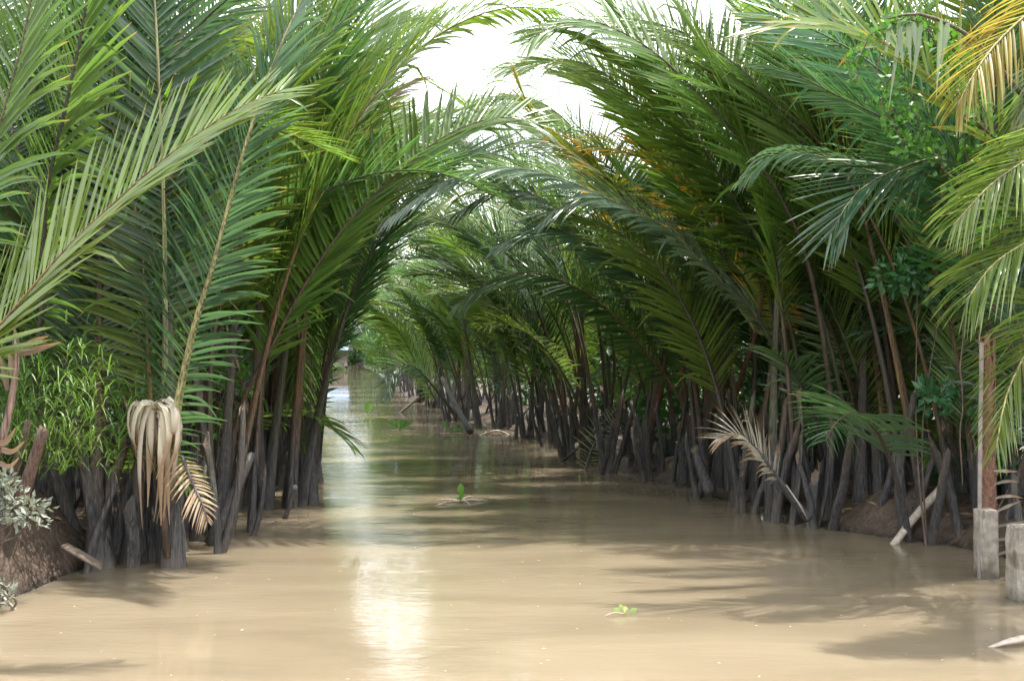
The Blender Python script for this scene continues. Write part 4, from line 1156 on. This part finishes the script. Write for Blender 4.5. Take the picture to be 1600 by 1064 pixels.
# ------------------------------------------------------------------ floating plants
def hyacinth(px, py, label, leaves, stems, scale=1.0, seed=0, col=(0.12, 0.27, 0.035), lw=0.085, sr=1.0):
    Y = CAM_H * F / (py - HOR)
    p = at(px, py, Y); p[2] = 0.0
    root = empty('water_hyacinth', tuple(p), label, 'water plant')
    g = np.random.default_rng(seed)
    for (dx, dy, h, tilt) in leaves:
        mb = MB()
        d = np.array([dx, dy, h])
        t = np.linspace(0, 1, 7)
        P = d[None] * t[:, None] * scale
        n = nrm(np.array([tilt, -0.8, 0.3]))
        ribbon(mb, P[0:7] + np.array([0, 0, 0.012]), lw * scale * np.interp(t, [0, 0.35, 0.45, 0.7, 0.9, 1], [0.12, 0.14, 0.7, 1, 0.6, 0.05]), n, 0.12, g.random() * 5)
        obj('leaf', mb.mesh('leaf', M_BUSH), root, color=col)
    for (dx, dy, L) in stems:
        mb = MB()
        e = np.array([dx, dy, 0.0])
        P, _ = spline([np.array([0, 0, 0.01]), e * 0.5 + [0, 0, 0.025], e + [0, 0, 0.004]], 8)
        tube(mb, P * scale, np.array([0.006, 0.012, 0.014, 0.014, 0.012, 0.012, 0.009, 0.004]) * scale * sr * 0.65, 6)
        obj('floating_stem', mb.mesh('floating_stem', M_PALE), root)


hyacinth(720, 784, 'water hyacinth with one upright leaf and pale floating stems in mid canal', [(0.0, 0, 0.20, 0.3), (0.02, 0, 0.10, -0.3), (-0.02, -0.01, 0.06, 0.1)],
         [(-0.26, -0.35, 1), (-0.3, 0.1, 1), (0.22, 0.05, 1), (0.12, -0.3, 1), (0.12, 0.5, 1), (0.3, 0.1, 1)], seed=1)
hyacinth(975, 960, 'small flat floating plant with pale green leaves in the front water', [(-0.08, 0.0, 0.03, 0), (0.1, 0.02, 0.025, 0), (0.02, 0.1, 0.03, 0), (0.0, -0.07, 0.02, 0), (-0.03, 0.02, 0.06, 0)],
         [(-0.15, -0.06, 1), (0.05, 0.2, 1)], 0.9, seed=2, col=(0.20, 0.27, 0.08), lw=0.04, sr=0.45)
hyacinth(625, 674, 'raft of water hyacinth below the dipping fan-shaped frond', [(g_, -0.1 + 0.05 * k_, 0.28, 0.2 * (k_ - 2)) for k_, g_ in enumerate((-0.3, -0.12, 0.05, 0.2, 0.35, -0.2, 0.1))],
         [(-0.5, 0, 1), (-0.3, 0.3, 1), (0.4, 0.1, 1), (0.3, -0.3, 1)], 0.8, seed=3, col=(0.08, 0.2, 0.04))
hyacinth(705, 678, 'two-leaved green water hyacinth close to the right bank', [(-0.2, 0, 0.3, 0.3), (0.15, 0, 0.25, -0.3), (0.3, 0, 0.12, 0)], [(0.3, 0, 1), (-0.3, 0.1, 1)], 0.8, seed=4, col=(0.06, 0.22, 0.06))
hyacinth(575, 648, 'tiny water hyacinth farthest up the canal', [(-0.12, 0, 0.35, 0.3), (0.15, 0, 0.3, -0.3), (0.0, 0, 0.45, 0)], [(0.3, 0, 1), (-0.3, 0.1, 1)], 0.8, seed=5, col=(0.16, 0.34, 0.03))

# ------------------------------------------------------------------ trees closing the view
TREE_LEAVES = {}


def broad_tree(x, y, h, r, seed, label, group, col, n=2600, size=0.34):
    root = empty('broadleaf_tree', (x, y, 0), label, 'tree', group)
    g = np.random.default_rng(seed)
    mb = MB()
    P, _ = spline([np.array([0, 0, -0.3]), np.array([g.normal(0, .2), 0, h * 0.35]), np.array([g.normal(0, .3), g.normal(0, .3), h * 0.8])], 14)
    tube(mb, P, np.linspace(0.22, 0.05, 14), 8)
    cl = []
    for i in range(15):
        a, zz = g.uniform(0, 6.283), g.uniform(0.12, 1.0)
        rr = r * (1 - abs(zz - 0.5)) * g.uniform(0.4, 1.0)
        c = np.array([rr * math.cos(a), rr * math.sin(a), h * zz])
        q, _ = spline([P[int(4 + 9 * zz * 0.9)], (P[int(4 + 9 * zz * 0.9)] + c) / 2 + [0, 0, -0.2], c], 7)
        tube(mb, q, np.linspace(0.06, 0.015, 7), 5)
        cl.append((*c, r * g.uniform(0.28, 0.5)))
    obj('trunk', mb.mesh('trunk', M_BARK), root)
    V, Fc, uv = leaf_cloud(cl, n, size, seed + 1, 1, aspect=0.5)
    obj('crown', mesh_of('crown', V, Fc, M_BUSH, uv), root, color=col)


gt = np.random.default_rng(77)
for i, yy in enumerate(np.linspace(64, 126, 12)):
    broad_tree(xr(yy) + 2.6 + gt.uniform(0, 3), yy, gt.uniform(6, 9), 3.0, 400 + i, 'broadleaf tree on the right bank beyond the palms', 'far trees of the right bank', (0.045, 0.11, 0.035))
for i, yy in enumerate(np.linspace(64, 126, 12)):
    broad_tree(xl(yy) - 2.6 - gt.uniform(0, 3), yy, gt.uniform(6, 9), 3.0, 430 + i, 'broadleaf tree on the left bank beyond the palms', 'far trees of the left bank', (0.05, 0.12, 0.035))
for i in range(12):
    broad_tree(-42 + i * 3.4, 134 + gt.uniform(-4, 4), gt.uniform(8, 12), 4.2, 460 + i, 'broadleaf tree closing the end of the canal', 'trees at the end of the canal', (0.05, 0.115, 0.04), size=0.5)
bush('leafy_bush', (xr(54) + 0.3, 54, 0.2), 'bright green bush overhanging the far right bank', 'bush', [(-0.8, 0, 0.9, 0.7), (-0.2, 0, 1.4, 0.9), (-1.1, 0, 1.7, 0.6), (0.6, 0, 1.0, 0.9), (-0.5, 0.2, 2.4, 0.8), (0.3, 0, 2.2, 0.8)], 1500, 0.17, (0.09, 0.19, 0.035), 480, None, 9)

# undergrowth at the back of both banks
cl = []
gu = np.random.default_rng(90)
for side in (-1, 1):
    for yy in np.concatenate([np.arange(8, 60, 0.9), np.arange(60, 134, 1.6)]):
        for k in range(3):
            d = gu.uniform(2.3, 7.5) if yy < 60 else gu.uniform(0.4, 5)
            x = (xl(yy) - d) if side < 0 else (xr(yy) + d)
            if side > 0 and yy < 60 and k == 0: cl.append((xr(yy) + gu.uniform(1.0, 2.3), yy, gu.uniform(0.3, 1.7), gu.uniform(0.35, 0.6)))
            cl.append((x, yy + gu.uniform(-0.5, 0.5), gu.uniform(0.3, 3.4 if d > 4 else 2.0), gu.uniform(0.5, 1.0)))
for x in np.arange(-48, 2, 0.9):
    for k in range(2): cl.append((x, 126 + gu.uniform(-1, 3), gu.uniform(0.3, 2.6), gu.uniform(0.8, 1.3)))
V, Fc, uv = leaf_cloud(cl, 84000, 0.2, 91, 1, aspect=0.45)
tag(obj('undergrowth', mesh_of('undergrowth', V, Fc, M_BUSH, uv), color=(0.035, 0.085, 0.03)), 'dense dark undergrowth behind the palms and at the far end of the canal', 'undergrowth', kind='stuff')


cf = [(x, 137 + gu.uniform(-4, 4), gu.uniform(0.1, 6.5) if k_ else gu.uniform(0.1, 1.6), gu.uniform(1.0, 1.8)) for x in np.arange(-60, 4, 0.5) for k_ in (0, 1)]
for yy in np.arange(58, 128, 1.5):
    for q in range(2):
        cf.append((xl(yy) - gu.uniform(0.8, 3.5), yy, gu.uniform(0.3, 5.5), gu.uniform(0.8, 1.4)))
        cf.append((xr(yy) + gu.uniform(0.8, 3.5), yy, gu.uniform(0.3, 4.5), gu.uniform(0.8, 1.4)))
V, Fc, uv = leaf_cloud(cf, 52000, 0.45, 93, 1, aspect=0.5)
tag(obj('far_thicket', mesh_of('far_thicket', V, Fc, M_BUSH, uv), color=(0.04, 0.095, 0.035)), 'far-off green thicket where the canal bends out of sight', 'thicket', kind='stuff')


# hut at the end of the canal
def hut():
    c = at(515, 540, 96)
    root = empty('hut', (c[0], c[1], 0), 'small hut with a pale blue roof at the far end of the canal', 'hut')
    import bmesh

    def box(name, sx, sy, sz, loc, mat, parent, rot=(0, 0, 0)):
        bm = bmesh.new()
        bmesh.ops.create_cube(bm, size=1)
        bmesh.ops.bevel(bm, geom=bm.edges[:], offset=0.02, segments=1, affect='EDGES')
        for v in bm.verts: v.co = (v.co.x * sx, v.co.y * sy, v.co.z * sz)
        me = bpy.data.meshes.new(name); bm.to_mesh(me); bm.free()
        me.materials.append(mat)
        return obj(name, me, parent, loc, rot)
    box('wall', 2.6, 2.2, 1.3, (0, 0, 0.95), M_HUT, root)
    box('roof', 3.3, 1.7, 0.06, (0, -0.75, 1.95), M_ROOF, root, (R(25), 0, 0))
    box('roof', 3.3, 1.7, 0.06, (0, 0.75, 1.95), M_ROOF, root, (R(-25), 0, 0))
    box('tarpaulin', 1.3, 0.05, 0.6, (-1.2, -1.18, 0.75), M_TARP, root)
    for sx in (-1.2, 1.2):
        for sy in (-1, 1):
            box('post', 0.14, 0.14, 1.6, (sx, sy, -0.4), M_BARK, root)


hut()


# ------------------------------------------------------------------ flecks and litter
gl = np.random.default_rng(123)


def litter(name, pts, size, mat, color, label, cat, lift):
    V, Fc, U = [], [], []
    for i, p in enumerate(pts):
        a = gl.uniform(0, 6.283); L = size * gl.uniform(0.4, 1.5); w_ = L * gl.uniform(0.15, 0.5)
        d = np.array([math.cos(a), math.sin(a), gl.normal(0, lift)]); q = np.array([-math.sin(a), math.cos(a), gl.normal(0, lift)])
        V += [p - d * L / 2, p + q * w_ / 2 + [0, 0, L * 0.06], p + d * L / 2, p - q * w_ / 2 + [0, 0, L * 0.04]]
        Fc += [(4 * i, 4 * i + 1, 4 * i + 2), (4 * i, 4 * i + 2, 4 * i + 3)]
        U += [(0, gl.random() * 9)] * 4
    tag(obj(name, mesh_of(name, V, Fc, mat, U), color=color), label, cat, kind='stuff')


pts = []
while len(pts) < 420:
    y = 6.2 + 34 * gl.random() ** 1.7
    x = gl.uniform(xl(y), xr(y))
    pts.append(np.array([x, y, 0.003]))
litter('floating_debris', pts, 0.022, M_PALE, (0.5, 0.45, 0.36), 'pale flecks and leaf bits floating on the muddy water', 'debris', 0.02)
pts = []
while len(pts) < 900:
    y = gl.uniform(7, 15); sd = gl.choice((-1, 1)); d = gl.uniform(0.05, 2.2)
    x = xl(y) - d if sd < 0 else xr(y) + d
    z = float(ground_z(x, y))
    if z > 0.03: pts.append(np.array([x, y, z + 0.012]))
litter('leaf_litter', pts, 0.12, M_DRY, (0.22, 0.16, 0.11), 'brown leaf litter lying on the mud banks', 'litter', 0.25)
